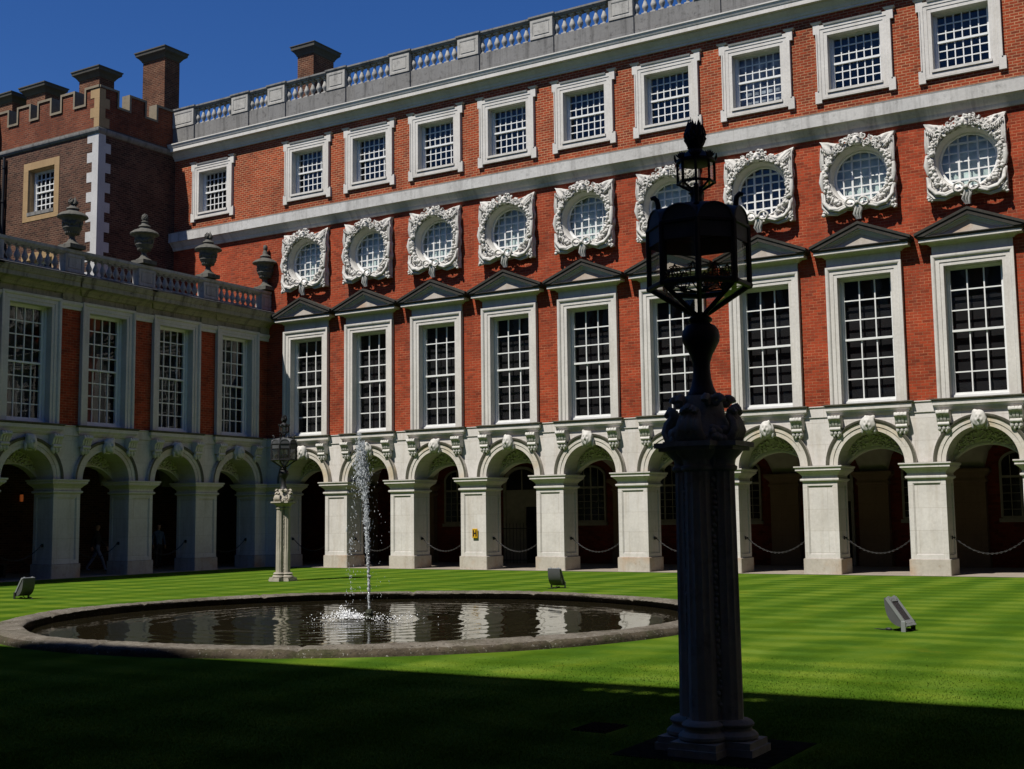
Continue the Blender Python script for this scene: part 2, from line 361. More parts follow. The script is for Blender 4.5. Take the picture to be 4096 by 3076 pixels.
# ------------------------------------------------------------------ facade parts (local: x along the wall, -y outwards)
def pier_mesh():
    b = MB(); h = .50; d = .93
    b.cur = 1; b.bevbox(-.545, .545, -.045, d+.045, 0, .45, .018)
    b.cur = 0
    b.box(-h+.035, h-.035, .035, d-.035, .45, 2.62)
    for sx in (-1, 1):
        for y0, y1 in ((0, .13), (d-.13, d)):
            b.box(min(sx*h, sx*(h-.13)), max(sx*h, sx*(h-.13)), y0, y1, .45, 2.62)
    for z0, z1 in ((.45, .56), (2.50, 2.62)):
        b.box(-h+.13, h-.13, .002, .06, z0, z1); b.box(-h+.13, h-.13, d-.06, d-.002, z0, z1)
        for sx in (-1, 1): b.box(min(sx*(h-.002), sx*(h-.06)), max(sx*(h-.002), sx*(h-.06)), .13, d-.13, z0, z1)
    # bead round the front panel
    b.frame([(-h+.155, .585), (-h+.155, 2.475), (h-.155, 2.475), (h-.155, .585)], [(0, .036), (0, .02), (.012, .016), (.026, .016), (.026, .002)], True)
    prof = [(0, 2.60), (.012, 2.62), (.055, 2.64), (.06, 2.67), (.055, 2.695), (.015, 2.71), (.01, 2.78), (.03, 2.80), (.05, 2.83), (.09, 2.87), (.13, 2.90), (.135, 2.92), (.16, 2.925), (.16, 2.985), (.175, 2.99), (.195, 3.02), (.195, 3.055), (0, 3.06)]
    b.mould([(-h, d), (-h, 0), (h, 0), (h, d)], prof, True)
    return b.mesh('arcade_pier', [M['ashlar'], M['base_stone']])
def arcade_wall_mesh(x0, x1, centers, y=0.03, d=0.90):
    b = MB(); top = 4.46; n = 20
    xs = [x0]
    for c in centers:
        xs.append(c-RA); pts = [(c-RA*math.cos(PI*i/n), ZS+RA*math.sin(PI*i/n)) for i in range(n+1)]
        # solid to the left
        b.add([(xs[-2], y, ZS), (xs[-1], y, ZS), (xs[-1], y, top), (xs[-2], y, top)], [(0, 1, 2, 3)])
        b.add([(xs[-2], d, ZS), (xs[-1], d, ZS), (xs[-1], d, top), (xs[-2], d, top)], [(0, 3, 2, 1)])
        for i in range(n):
            (a, za), (e, ze) = pts[i], pts[i+1]
            b.add([(a, y, za), (e, y, ze), (e, y, top), (a, y, top)], [(0, 1, 2, 3)])
            b.add([(a, d, za), (e, d, ze), (e, d, top), (a, d, top)], [(0, 3, 2, 1)])
            b.add([(a, y, za), (e, y, ze), (e, d, ze), (a, d, za)], [(0, 3, 2, 1)])
        xs.append(c+RA)
    b.add([(xs[-1], y, ZS), (x1, y, ZS), (x1, y, top), (xs[-1], y, top)], [(0, 1, 2, 3)])
    b.add([(xs[-1], d, ZS), (x1, d, ZS), (x1, d, top), (xs[-1], d, top)], [(0, 3, 2, 1)])
    return b.mesh('arcade_wall', M['ashlar'], recalc=False)
def archivolt_mesh():
    b = MB(); prof = [(RA, .06), (RA, -.035), (1.05, -.035), (1.055, -.055), (1.16, -.055), (1.165, -.075), (1.20, -.10), (1.255, -.105), (1.255, .06)]
    n = 36; m = len(prof); vs = []; fs = []
    for i in range(n+1):
        th = PI*i/n
        for r, y in prof: vs.append((-r*math.cos(th), y, ZS+r*math.sin(th)))
    for i in range(n):
        for k in range(m-1): b.mi.append(1 if k in (5, 6) else 0); fs.append((i*m+k, i*m+m+k, i*m+m+k+1, i*m+k+1))
    b.v = vs; b.f = fs; return b.mesh('archivolt', [stone_mat('warm_arch_stone', (.545, .51, .455), (.25, .20, .13), (.5, .5), .3, .15, .9, warm=(.47, .37, .22)), M['moss_stone']], 40)
def lunette_mesh():
    """carved strip hung behind the arch, with a flatter arch cut below it"""
    b = MB(); n = 24; r = random.Random(3); h = .46; w = RA+.02; Rr = (w*w+h*h)/(2*h); cz = ZS+h-Rr
    def top(x): return ZS+math.sqrt(max(0, (RA+.03)**2-x*x))
    def bot(x): return cz+math.sqrt(Rr*Rr-x*x)
    for y, fl in ((.78, 1), (1.05, 0)):
        for i in range(n):
            a = -w+2*w*i/n; e = -w+2*w*(i+1)/n
            b.add([(a, y, bot(a)), (e, y, bot(e)), (e, y, max(bot(e), top(e))), (a, y, max(bot(a), top(a)))], [(0, 1, 2, 3)])
    for i in range(n):
        a = -w+2*w*i/n; e = -w+2*w*(i+1)/n
        b.add([(a, .75, bot(a)), (e, .75, bot(e)), (e, 1.05, bot(e)), (a, 1.05, bot(a))], [(0, 1, 2, 3)])
        b.add([(a, .75, bot(a)), (e, .75, bot(e)), (e, .75, bot(e)+.05), (a, .75, bot(a)+.05)], [(0, 1, 2, 3)])
        b.add([(a, .75, bot(a)+.05), (e, .75, bot(e)+.05), (e, .78, bot(e)+.05), (a, .78, bot(a)+.05)], [(0, 1, 2, 3)])
    for k in range(110):
        x = r.uniform(-.8, .8); z0 = bot(x)+.08; z1 = top(x)-.05
        if z1 < z0: continue
        z = r.uniform(z0, z1)
        b.ell((x, .765, z), (r.uniform(.03, .075), .05, r.uniform(.025, .05)), 6, 4, Matrix.Rotation(r.uniform(-1, 1), 3, 'Y'))
    return b.mesh('carved_lunette', M['stone'], 50)
def console_mesh():
    b = MB()
    prof = [(.04, 4.44), (-.26, 4.44), (-.285, 4.41), (-.285, 4.36), (-.25, 4.32), (-.215, 4.28), (-.20, 4.20), (-.17, 4.13), (-.12, 4.09), (.04, 4.08)]
    for i, x in enumerate((-.135, -.045, .045, .135)):
        k = .0 if i in (0, 3) else .012
        b.yz([(y-(k if y < 0 else 0), z) for y, z in prof], x-.035, x+.035)
    b.yz([(y+.03 if y < 0 else y, z-.004) for y, z in prof], -.155, .155)
    b.tube([(-.165, -.235, 4.37), (.165, -.235, 4.37)], .058, 10)       # upper roll
    b.tube([(-.15, -.15, 4.07), (.15, -.15, 4.07)], .055, 10)           # lower roll
    for x in (-.11, 0, .11): b.ell((x, -.10, 3.97), (.062, .075, .10), 8, 6)
    for x in (-.06, .06): b.ell((x, -.075, 3.89), (.05, .06, .07), 8, 6)
    b.box(-.10, .10, -.02, .04, 3.84, 4.1)
    return b.mesh('scroll_bracket', M['carved'], 40)
def head_mesh(seed):
    r = random.Random(seed); b = MB(); nu, nv = 64, 46; beard = seed % 2 == 0
    lumps = [(r.uniform(-PI, PI), r.uniform(-.6, 1.0), r.uniform(.13, .22)) for _ in range(40)]
    def g(dx, dy, s): return math.exp(-(dx*dx+dy*dy)/(2*s*s))
    def rad(lo, la):        # lo=0 faces outwards
        q = 1.0
        q += .30*g(lo, la+.10, .12)+.14*g(lo, la-.10, .10)                       # nose
        q -= .17*(g(lo-.36, la-.13, .15)+g(lo+.36, la-.13, .15))                 # eye sockets
        q += .05*(g(lo-.36, la-.13, .06)+g(lo+.36, la-.13, .06))
        q += .07*(g(lo-.34, la-.38, .15)+g(lo+.34, la-.38, .15))                 # brow
        q += .06*(g(lo-.55, la+.18, .2)+g(lo+.55, la+.18, .2))                   # cheeks
        q -= .08*g(lo, la+.42, .13); q += .07*g(lo, la+.37, .07)+.06*g(lo, la+.50, .07)   # mouth
        q += .13*g(lo, la+.78, .2)
        hair = 1/(1+math.exp(-(math.hypot(lo*.95, la-.05)-1.0)/.09))
        for a, c, s in lumps: q += hair*.16*g(lo-a, la-c, s)
        q += hair*.14-.10*max(0, la-.9)
        if beard: q += .16*g(lo, la+.95, .3)+.05*math.sin(9*lo)*g(lo, la+.9, .35)
        return q
    vs = [(0, 0, -1)]; grid = []
    for j in range(1, nv):
        la = -PI/2+PI*j/nv
        for i in range(nu):
            lo = -PI+2*PI*i/nu; q = rad(lo, la)
            grid.append((.155*q*math.cos(la)*math.sin(lo), -.155*q*math.cos(la)*math.cos(lo)-.15, .215*q*math.sin(la)+4.17))
    vs = [(0, -.15, 3.97-.03)]+grid+[(0, -.15, 4.41)]; fs = []
    for i in range(nu): fs.append((0, 1+(i+1) % nu, 1+i)); fs.append((1+(nv-2)*nu+i, 1+(nv-2)*nu+(i+1) % nu, len(vs)-1))
    for j in range(nv-2):
        for i in range(nu): a = 1+j*nu; fs.append((a+i, a+(i+1) % nu, a+nu+(i+1) % nu, a+nu+i))
    b.add(vs, fs); b.xz([(-.09, 3.90), (.09, 3.90), (.15, 4.3), (-.15, 4.3)], -.09, .06)
    for sx in (-1, 1): b.ell((sx*.17, -.10, 4.03), (.05, .07, .15), 8, 6)
    return b.mesh('keystone_head', M['carved'], 60)
def ledge_mesh():
    b = MB(); prof = [(0, 4.50), (.03, 4.50), (.03, 4.53), (.05, 4.545), (.08, 4.58), (.095, 4.59), (.095, 4.695), (0, 4.70)]
    b.mould([(-1.10, .06), (-1.10, -.03), (1.10, -.03), (1.10, .06)], prof); b.box(-1.1, 1.1, -.03, .12, 4.46, 4.773)
    b.cur = 1; b.mould([(-1.10, .06), (-1.10, -.03), (1.10, -.03), (1.10, .06)], [(0, 4.697), (.10, 4.697), (.115, 4.715), (.145, 4.735), (.145, 4.757), (0, 4.777)])
    return b.mesh('window_ledge', [M['stone'], M['moss_stone']])
def tall_surround_mesh():
    b = MB(); prof = [(0, .42), (0, .02), (.095, .02), (.10, 0), (.205, 0), (.212, -.02), (.235, -.045), (.265, -.055), (.31, -.055), (.31, .12)]
    b.frame([(-.76, 4.776), (-.76, 8.40), (.76, 8.40), (.76, 4.776)], prof)
    return b.mesh('stone_window_surround', M['stone'])
def sill_mesh():
    b = MB(); b.box(-.80, .80, .13, .45, 4.772, 4.80); return b
def pediment_mesh():
    b = MB()
    b.box(-1.05, 1.05, .02, .13, 8.712, 9.0)
    b.cur = 0
    path = [(-1.06, .10), (-1.06, .02), (1.06, .02), (1.06, .10)]
    b.mould(path, [(0, 8.97), (.03, 8.97), (.05, 9.0), (.10, 9.03), (.13, 9.05), (.27, 9.06), (.27, 9.135), (0, 9.14)])
    b.cur = 1; b.mould(path, [(0, 9.137), (.275, 9.137), (.29, 9.15), (.325, 9.185), (.325, 9.208), (0, 9.215)])
    b.cur = 0; b.cur = 2; b.xz([(-1.36, 9.212), (1.36, 9.212), (0, 9.66)], -.17, .12)
    def zl(x, v): return 9.885-.575*x/1.425-v
    def rake(sx, v0, v1, y):
        z0 = 9.2125; xe = lambda v: min(1.425, (9.885-v-z0)*1.425/.575)
        p = [(xe(v0), zl(xe(v0), v0)), (0, zl(0, v0)), (0, zl(0, v1)), (xe(v1), zl(xe(v1), v1))]
        if xe(v0) > xe(v1)+.01 and zl(xe(v0), v0) > z0+.004: p.append((xe(v0), z0))
        b.xz([(sx*q[0], q[1]) for q in p], y, .12)
    for sx in (-1, 1):
        b.cur = 1; rake(sx, 0, .075, -.355-.001*sx); rake(sx, .075, .20, -.325-.001*sx)
        b.cur = 0; rake(sx, .20, .238, -.290-.001*sx); rake(sx, .238, .285, -.235-.001*sx); rake(sx, .285, .33, -.20-.001*sx)
    return b.mesh('triangular_pediment', [M['stone'], M['black_stone'], M['base_stone']])
def sash(half, z0, z1, cols, rows, jamb, bar=.034, y=.33, head=.10, foot=.13, meet=None):
    """box frame, sashes and glazing bars; returns frame mesh and pane mesh"""
    b = MB(); g = half-jamb; zt = z1-head; zb = z0+foot; meet = meet if meet is not None else rows//2
    b.frame([(-g, zb), (-g, zt), (g, zt), (g, zb)], [(0, y+.08), (0, y), (jamb*.45, y-.012), (jamb*.5, y-.05), (jamb+.03, y-.055), (jamb+.03, y+.08)], True)
    b.box(-half, half, y-.10, y+.02, z0, z0+.055); b.box(-g-.03, g+.03, y-.02, y+.03, z0+.05, zb)
    pz = (zt-zb)/rows; px = 2*g/cols; zm = zb+pz*meet
    for k in range(1, cols):
        x = -g+px*k; b.box(x-bar/2, x+bar/2, y-.012, y+.03, zm, zt); b.box(x-bar/2, x+bar/2, y+.028, y+.065, zb, zm)
    for k in range(1, rows):
        z = zb+pz*k; up = k > meet; yy = y if up else y+.04
        if k == meet: b.box(-g-.01, g+.01, y-.022, y+.06, z-.030, z+.030)
        else: b.box(-g, g, yy-.008, yy+.024, z-bar/2, z+bar/2)
    p = MB(); yu = y+.012; yl = y+.05
    p.add([(-g, yl, zb), (g, yl, zb), (g, yl, zm), (-g, yl, zm)], [(0, 1, 2, 3)])
    p.add([(-g, yu, zm), (g, yu, zm), (g, yu, zt), (-g, yu, zt)], [(0, 1, 2, 3)])
    return b.mesh('sash_window', M['white']), p.mesh('glass_panes', M['glass'], recalc=False)
def blind_or_sheet_mesh(half, z0, z1, y, mat, steps=None):
    b = MB()
    b.box(-half-.1, half+.1, y, y+.03, z0-.1, z1+.1)
    return b.mesh('blind', mat)
def sq_surround_mesh():
    b = MB(); zi0, zi1 = 13.93, 15.60
    b.frame([(-.76, zi0), (-.76, zi1), (.76, zi1), (.76, zi0)], [(0, .42), (0, .02), (.10, .02), (.105, .005), (.20, .005), (.205, -.012), (.21, -.012)], True)
    # eared outer band
    o = 1.08; e = 1.16
    for sx in (-1, 1):
        pts = [(.969, 13.69), (.969, 13.59), (e, 13.59), (e, 13.95), (o, 13.95), (o, 15.68), (e, 15.68), (e, 15.97), (.969, 15.97)]
        pts = [(sx*x, z) for x, z in pts]
        b.xz(pts, -.012, .12)
        b.xz([(sx*1.045, 13.95), (sx*1.08, 13.95), (sx*1.08, 15.68), (sx*1.045, 15.68)], -.035, .0)
    b.box(-.969, .969, -.012, .12, 13.69, 13.725); b.box(-.969, .969, -.012, .12, 15.81, 15.92)
    b.mould([(-.80, 0), (-.80, -.012), (.80, -.012), (.80, 0)], [(0, 15.88), (.03, 15.90), (.05, 15.945), (0, 15.96)])
    for sx in (-1, 1): b.mould([(sx*1.06-.11, .1), (sx*1.06-.11, -.012), (sx*1.06+.11, -.012), (sx*1.06+.11, .1)], [(0, 15.965), (.025, 15.98), (.055, 16.025), (0, 16.04)])
    b.box(-.80, .80, -.03, .40, 13.86, 13.935)
    return b.mesh('eared_window_surround', M['stone'])
ZR = 11.29; RG = .765
def round_surround_mesh(seed):
    r = random.Random(seed); b = MB(); H = 1.07
    ph = [r.uniform(0, 6) for _ in range(6)]
    def outline(th):
        c, s = math.cos(th), math.sin(th); q = H/max(abs(c), abs(s))
        if s > .7: q *= .925+.03*math.sin(9*th+ph[0])+.12*abs(c/.72)**4
        elif s < -.7: q *= .93+.025*math.sin(7*th)+.06*abs(c/.72)**4
        else: q *= .965+.030*math.sin(11*th+ph[1])*math.sin(5*th)
        return q
    n = 180; rad = [0, .10, .22, .36, .5, .64, .78, .9, 1.0, 1.0]; vs = []; fs = []
    base = [-.03, -.055, -.075, -.085, -.09, -.085, -.075, -.065, -.045, .10]
    for i in range(n):
        th = 2*PI*i/n; R1 = outline(th); R0 = .845
        for k, t_ in enumerate(rad):
            q = R0+(R1-R0)*t_; x = q*math.cos(th); z = q*math.sin(th)
            fold = .028*math.sin(17*th+5*t_+ph[2])+.022*math.sin(31*th-7*t_+ph[3])
            if abs(x) > .78 and abs(z) < .85: fold = .045*math.sin(34*x+3*math.sin(5*z+ph[4]))+.02*math.sin(19*z+ph[5])
            if z > .55 and abs(x) > .6: fold = .035*math.sin(22*(abs(x)-z)+ph[1])
            y = base[k]-(fold if 0 < k < 8 else 0)
            vs.append((x, y, ZR+z))
    m = len(rad)
    for i in range(n):
        for k in range(m-1): fs.append((i*m+k, ((i+1) % n)*m+k, ((i+1) % n)*m+k+1, i*m+k+1))
    b.add(vs, fs)
    for k in range(150):        # scattered leaves, curls and fur tufts over the pelt
        th = r.uniform(0, 2*PI); t_ = r.uniform(.12, .85); q = .845+(outline(th)-.845)*t_
        b.ell((q*math.cos(th), -.105-r.uniform(0, .03), ZR+q*math.sin(th)), (r.uniform(.03, .075), r.uniform(.02, .04), r.uniform(.018, .035)), 6, 4, Matrix.Rotation(th+r.uniform(-.9, .9)+PI/2, 3, 'Y'))
    # moulded reveal ring
    prof = [(RG+.015, .42), (RG+.015, .10), (.800, .03), (.805, .0), (.818, -.02), (.826, -.05), (.852, -.065), (.868, -.03)]
    vs = []; fs = []; m = len(prof); n = 64
    for i in range(n):
        th = 2*PI*i/n
        for q, y in prof: vs.append((q*math.cos(th), y, ZR+q*math.sin(th)))
    for i in range(n):
        for k in range(m-1): fs.append((i*m+k, ((i+1) % n)*m+k, ((i+1) % n)*m+k+1, i*m+k+1))
    b.add(vs, fs)
    def P(th, q, y): return (q*math.cos(th), y, ZR+q*math.sin(th))
    # mane: curling locks round the top
    for k in range(84):
        th = R_(r.uniform(44, 136)); q = r.uniform(.88, 1.06+.14*max(0, math.sin(th)-.75)*2)
        s = r.uniform(.05, .10); tw = r.uniform(0, 6.3); dr = r.choice((-1, 1)); c = P(th, q, -.15-r.uniform(0, .07)); pts = []
        for j in range(7):
            a = tw+dr*j*.75; rr = s*(1-j*.10); pts.append((c[0]+rr*math.cos(a), c[1]-.004*j, c[2]+rr*math.sin(a)))
        b.tube(pts, [.034-.0034*j for j in range(7)], 5)
    # lion face
    zc = ZR+1.0
    b.ell((0, -.20, zc-.04), (.16, .13, .15), 12, 8); b.ell((0, -.31, zc-.06), (.05, .07, .085), 8, 6)
    for sx in (-1, 1):
        b.ell((sx*.085, -.28, zc+.05), (.055, .05, .03), 8, 5); b.ell((sx*.07, -.29, zc-.13), (.06, .06, .05), 8, 5)
        b.ell((sx*.17, -.18, zc+.12), (.05, .05, .06), 8, 5)
    # fruit and leaves down both sides
    for sx in (0, 1):
        for k in range(110):
            th = R_(r.uniform(-56, 40)); th = th if sx == 0 else PI-th
            q = r.uniform(.87, 1.03); s = r.uniform(.028, .062)
            if r.random() < .55: b.ell(P(th, q, -.13-r.uniform(0, .05)), s, 7, 5)
            else: b.ell(P(th, q, -.12-r.uniform(0, .04)), (s*1.7, s*.55, s*.75), 7, 4, Matrix.Rotation(r.uniform(0, 3), 3, 'Y'))
    # pelt corners: paw with claws, hanging strips
    for sx in (-1, 1):
        for j in range(6): b.tube([(sx*(1.0-.02*j), -.09, ZR+1.0-.01*j), (sx*(.93-.035*j), -.13-.012*(j % 2), ZR+.88-.02*j), (sx*(.82-.02*j), -.12, ZR+.74-.01*j)], [.012, .030, .022], 5)
        for j in range(5): b.ell((sx*(.80+.05*j), -.16, ZR+.70+.035*j), (.022, .05, .055), 6, 5)
        for j in range(3):
            x = sx*(1.035-.035*j); b.tube([(x, -.10-.02*j, ZR+.95-.1*j), (x, -.15, ZR+.5), (x+sx*.01, -.12, ZR+.25)], [.02, .035, .015], 6)
        b.tube([(sx*1.02, -.12, ZR+.2), (sx*1.03, -.17, ZR-.1), (sx*1.0, -.14, ZR-.36)], [.05, .075, .04], 8)
        # heavy swag from the side to the bow
        pts = [(sx*1.0, -.14, ZR-.45), (sx*.97, -.20, ZR-.72), (sx*.80, -.23, ZR-.93), (sx*.55, -.23, ZR-.99), (sx*.32, -.22, ZR-.93), (sx*.14, -.2, ZR-.86)]
        for j in range(4):
            a = j*PI/2; P_ = [(x+.032*math.cos(a+.8*i_)*sx, y+.03*math.sin(a+.8*i_), z+.034*math.sin(a+.8*i_+1.2)) for i_, (x, y, z) in enumerate(pts)]
            b.tube(P_, [.030, .046, .054, .050, .042, .026], 7)
        pts = [(sx*1.04, -.12, ZR-.5), (sx*1.03, -.15, ZR-.85), (sx*.86, -.17, ZR-1.04), (sx*.6, -.17, ZR-1.08), (sx*.35, -.15, ZR-1.0)]
        for j in range(3): b.tube([(x, y-.02*(j == 1), z+.035*(j-1)) for x, y, z in pts], [.016, .028, .034, .030, .016], 6)
        for j in range(12): b.ell((sx*(.98+r.uniform(-.06, .06)), -.12-r.uniform(0, .08), ZR-1.03+r.uniform(-.08, .12)), r.uniform(.03, .055), 6, 5)
        # bow loop
        c = (sx*.19, -.30, ZR-.84)
        b.tube([(c[0]+.135*math.cos(a), c[1]-.02*math.sin(a), c[2]+.115*math.sin(a)) for a in [2*PI*j/16 for j in range(16)]], .03, 7, True)
    b.ell((0, -.31, ZR-.86), (.06, .06, .06), 8, 6)
    for j in range(3):
        x = (j-1)*.05; b.tube([(x*.5, -.26, ZR-.90), (x*1.5+.03, -.24, ZR-1.02), (x*1.6-.03, -.20, ZR-1.15), (x, -.15, ZR-1.30)], [.04, .05, .045, .03], 7)
    r3 = random.Random(seed+5); b.v = [(x+r3.uniform(-.005, .005), y+r3.uniform(-.009, .009)*(y < -.06), z+r3.uniform(-.005, .005)) for x, y, z in b.v]
    return b.mesh('carved_round_surround', M['carved'], 70)
def round_window_meshes():
    b = MB(); y = .25; n = 48
    vs = []; fs = []; prof = [(RG+.02, y+.06), (RG-.05, y+.06), (RG-.05, y), (RG-.03, y-.03), (RG+.02, y-.04)]; m = len(prof)
    for i in range(n):
        th = 2*PI*i/n
        for q, yy in prof: vs.append((q*math.cos(th), yy, ZR+q*math.sin(th)))
    for i in range(n):
        for k in range(m-1): fs.append((i*m+k, ((i+1) % n)*m+k, ((i+1) % n)*m+k+1, i*m+k+1))
    b.add(vs, fs); q = RG-.03
    for k in range(-2, 3):
        c = k*.255; wd = .055 if abs(k) == 1 else .036
        L = math.sqrt(q*q-c*c); b.box(c-wd/2, c+wd/2, y-.005-.003*(abs(k) == 1), y+.04, ZR-L, ZR+L)
        c2 = k*.255; wd = .052 if abs(k) == 2 else .036; L = math.sqrt(max(0, q*q-c2*c2))
        b.box(-L, L, y+.0-.004*(abs(k) == 2), y+.036, ZR+c2-wd/2, ZR+c2+wd/2)
    p = MB(); p.add([((RG-.03)*math.cos(2*PI*i/n), y+.02, ZR+(RG-.03)*math.sin(2*PI*i/n)) for i in range(n)], [tuple(range(n))])
    bl = MB(); bl.add([((RG+.1)*math.cos(2*PI*i/n), y+.16, ZR+(RG+.1)*math.sin(2*PI*i/n)) for i in range(n)], [tuple(range(n))])
    return b.mesh('round_window', M['white']), p.mesh('glass_panes', M['glass'], recalc=False), bl.mesh('curtain', M['teal_blind'], recalc=False), bl.mesh('dark_room', M['navy_blind'], recalc=False)
def wall_mesh(x0, x1, z0, z1, holes, y, mat, split=None):
    """plain wall with rectangular holes; split = (z, second material)"""
    b = MB(); xs = sorted({x0, x1, *[h[0] for h in holes], *[h[1] for h in holes]}); zs = sorted({z0, z1, *[h[2] for h in holes], *[h[3] for h in holes], *([split[0]] if split else [])})
    for i in range(len(xs)-1):
        for k in range(len(zs)-1):
            cx = (xs[i]+xs[i+1])/2; cz = (zs[k]+zs[k+1])/2
            if any(h[0] < cx < h[1] and h[2] < cz < h[3] for h in holes): continue
            b.cur = 1 if split and cz > split[0] else 0
            b.add([(xs[i], y, zs[k]), (xs[i+1], y, zs[k]), (xs[i+1], y, zs[k+1]), (xs[i], y, zs[k+1])], [(0, 1, 2, 3)])
    return b.mesh('brick_wall', [mat, split[1]] if split else mat, recalc=False)
def baluster_mesh(h, r):
    prof = [(.85, 0), (.85, .10), (.62, .115), (.62, .14), (.42, .17), (.50, .22), (.80, .32), (.98, .40), (.92, .48), (.60, .62), (.40, .74), (.38, .80), (.60, .825), (.60, .85), (.44, .87), (.62, .90), (.85, .91), (.85, 1.0)]
    b = MB(); b.box(-r*.9, r*.9, -r*.9, r*.9, 0, .09*h); b.box(-r*.9, r*.9, -r*.9, r*.9, .92*h, h)
    b.lathe([(q*r, z*h) for q, z in prof if .09 < z < .92], n=10, cap=False)
    return b.mesh('baluster', M['balus'], 50)
def pedestal_mesh(hw, z0, z1, y0, y1):
    b = MB(); b.box(-hw, hw, y0, y1, z0, z1)
    b.frame([(-hw+.10, z0+.10), (-hw+.10, z1-.10), (hw-.10, z1-.10), (hw-.10, z0+.10)], [(0, y0), (0, y0-.012), (.03, y0-.02), (.06, y0-.02), (.10, y0-.02), (.10, y0)], True)
    b.box(-hw+.14, hw-.14, y0-.018, y0+.01, z0+.14, z1-.14)
    return b.mesh('pedestal', M['balus'])
def vault_mesh(nb, x0, d0, d1):
    b = MB(); n = 20; hz = 1.0
    for k in range(nb):
        vs = []; fs = []
        for i in range(n+1):
            u = -1+2*i/n
            for j in range(n+1):
                v = -1+2*j/n
                z = ZS+hz*max(math.sqrt(max(0, 1-(u*W/2/(W/2-.45))**2)), math.sqrt(max(0, 1-(v*1.06)**2)))
                vs.append((x0+W*(k+.5)+u*W/2, (d0+d1)/2+v*(d1-d0)/2, z))
        for i in range(n):
            for j in range(n): a = i*(n+1)+j; fs.append((a, a+1, a+n+2, a+n+1))
        b.add(vs, fs)
    return b.mesh('vaulted_ceiling', M['plaster'], 35)
def arch_outline(hw, z0, zs, rise, n=14, dx=0.0):
    return [(dx-hw, z0), (dx-hw, zs)]+[(dx-hw*math.cos(PI*i/n), zs+rise*math.sin(PI*i/n)) for i in range(1, n)]+[(dx+hw, zs), (dx+hw, z0)]
def inner_window_meshes():
    b = MB(); y = 5.6; o = arch_outline(.56, 1.52, 3.16, .36)
    b.frame(o, [(-.02, y), (-.02, y-.07), (.05, y-.08), (.05, y)]); b.box(-.025, .025, y-.06, y, 1.52, 3.5); b.box(-.56, .56, y-.065, y, 2.73, 2.80); b.box(-.56, .56, y-.075, y, 1.5, 1.57)
    for x in (-.29, .29): b.box(x-.01, x+.01, y-.045, y, 1.52, 3.42)
    for k in range(1, 5): b.box(-.56, .56, y-.043, y, 1.52+k*.245, 1.535+k*.245)
    b.box(-.66, .66, y-.14, y, 1.38, 1.50)
    g = MB(); g.add([(x, y-.03, z) for x, z in o], [tuple(range(len(o)))])
    return b.mesh('gallery_window', M['gallery_frame']), g.mesh('glass_panes', M['dark_glass'], recalc=False)
def inner_door_meshes():
    b = MB(); y = 5.6; o = arch_outline(.70, 0, 3.0, .52)
    b.frame(o, [(0, y), (0, y-.09), (.10, y-.10), (.10, y)]); b.box(-.7, .7, y-.07, y, 2.66, 2.74); b.box(-.02, .02, y-.06, y, 2.7, 3.5)
    b.box(-.7, .18, y-.05, y-.012, 0, 2.66); b.box(.12, .18, y-.08, y-.03, 0, 2.1); b.box(.18, .7, y-.08, y-.012, 2.1, 2.66)
    g = MB(); g.add([(x, y-.010, z) for x, z in o], [tuple(range(len(o)))])
    r = MB()
    for k in range(11): x = -.75+k*.15; r.tube([(x, y-.7, 0), (x, y-.7, 1.42)], .011, 5); r.ell((x, y-.7, 1.45), (.014, .014, .05), 5, 4)
    r.box(-.8, .8, y-.715, y-.685, 1.28, 1.31); r.box(-.8, .8, y-.715, y-.685, .12, .15)
    return b.mesh('gallery_door', M['gallery_frame']), g.mesh('door_opening', M['navy_blind'], recalc=False), r.mesh('iron_railing', M['iron'])
def inner_pilaster_mesh():
    b = MB(); b.box(-.52, .52, 5.32, 5.6, 0, .45); b.box(-.48, .48, 5.35, 5.6, .45, 2.62)
    b.mould([(-.48, 5.6), (-.48, 5.35), (.48, 5.35), (.48, 5.6)], [(0, 2.6), (.05, 2.64), (.05, 2.70), (.01, 2.71), (.01, 2.78), (.12, 2.9), (.16, 2.93), (.16, 3.03), (0, 3.05)])
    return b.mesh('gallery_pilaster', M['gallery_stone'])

ME = dict(pier=pier_mesh(), archivolt=archivolt_mesh(), lunette=lunette_mesh(), console=console_mesh(), heads=[head_mesh(s) for s in (11, 12, 13, 14, 16)],
          ledge=ledge_mesh(), tall=tall_surround_mesh(), pedi=pediment_mesh(), sq=sq_surround_mesh(), rnd=[round_surround_mesh(s) for s in (21, 22, 23)],
          iwin=inner_window_meshes(), idoor=inner_door_meshes(), ipil=inner_pilaster_mesh())
ME['tall_sash'], ME['tall_glass'] = sash(.76, 4.80, 8.41, 3, 6, .10)
ME['sq_sash'], ME['sq_glass'] = sash(.76, 13.94, 15.60, 6, 6, .10, .030, .33, .06, .10)
ME['gal_sash'], ME['gal_glass'] = sash(.76, 4.80, 8.41, 4, 8, .155)
ME['tall_blind'] = blind_or_sheet_mesh(.66, 4.8, 8.4, .52, M['grey_blind'])
ME['sq_blind'] = blind_or_sheet_mesh(.66, 13.9, 15.6, .9, M['navy_blind'])
ME['sq_pale'] = blind_or_sheet_mesh(.66, 13.9, 15.6, .62, plain_mat('pale_roller_blind', (.20, .22, .25), .9, 0, .9, 3.0))
ME['gal_blind'] = blind_or_sheet_mesh(.66, 4.8, 8.4, .75, M['curtain'])
ME['rw'], ME['rg'], ME['rc'], ME['rd'] = round_window_meshes()

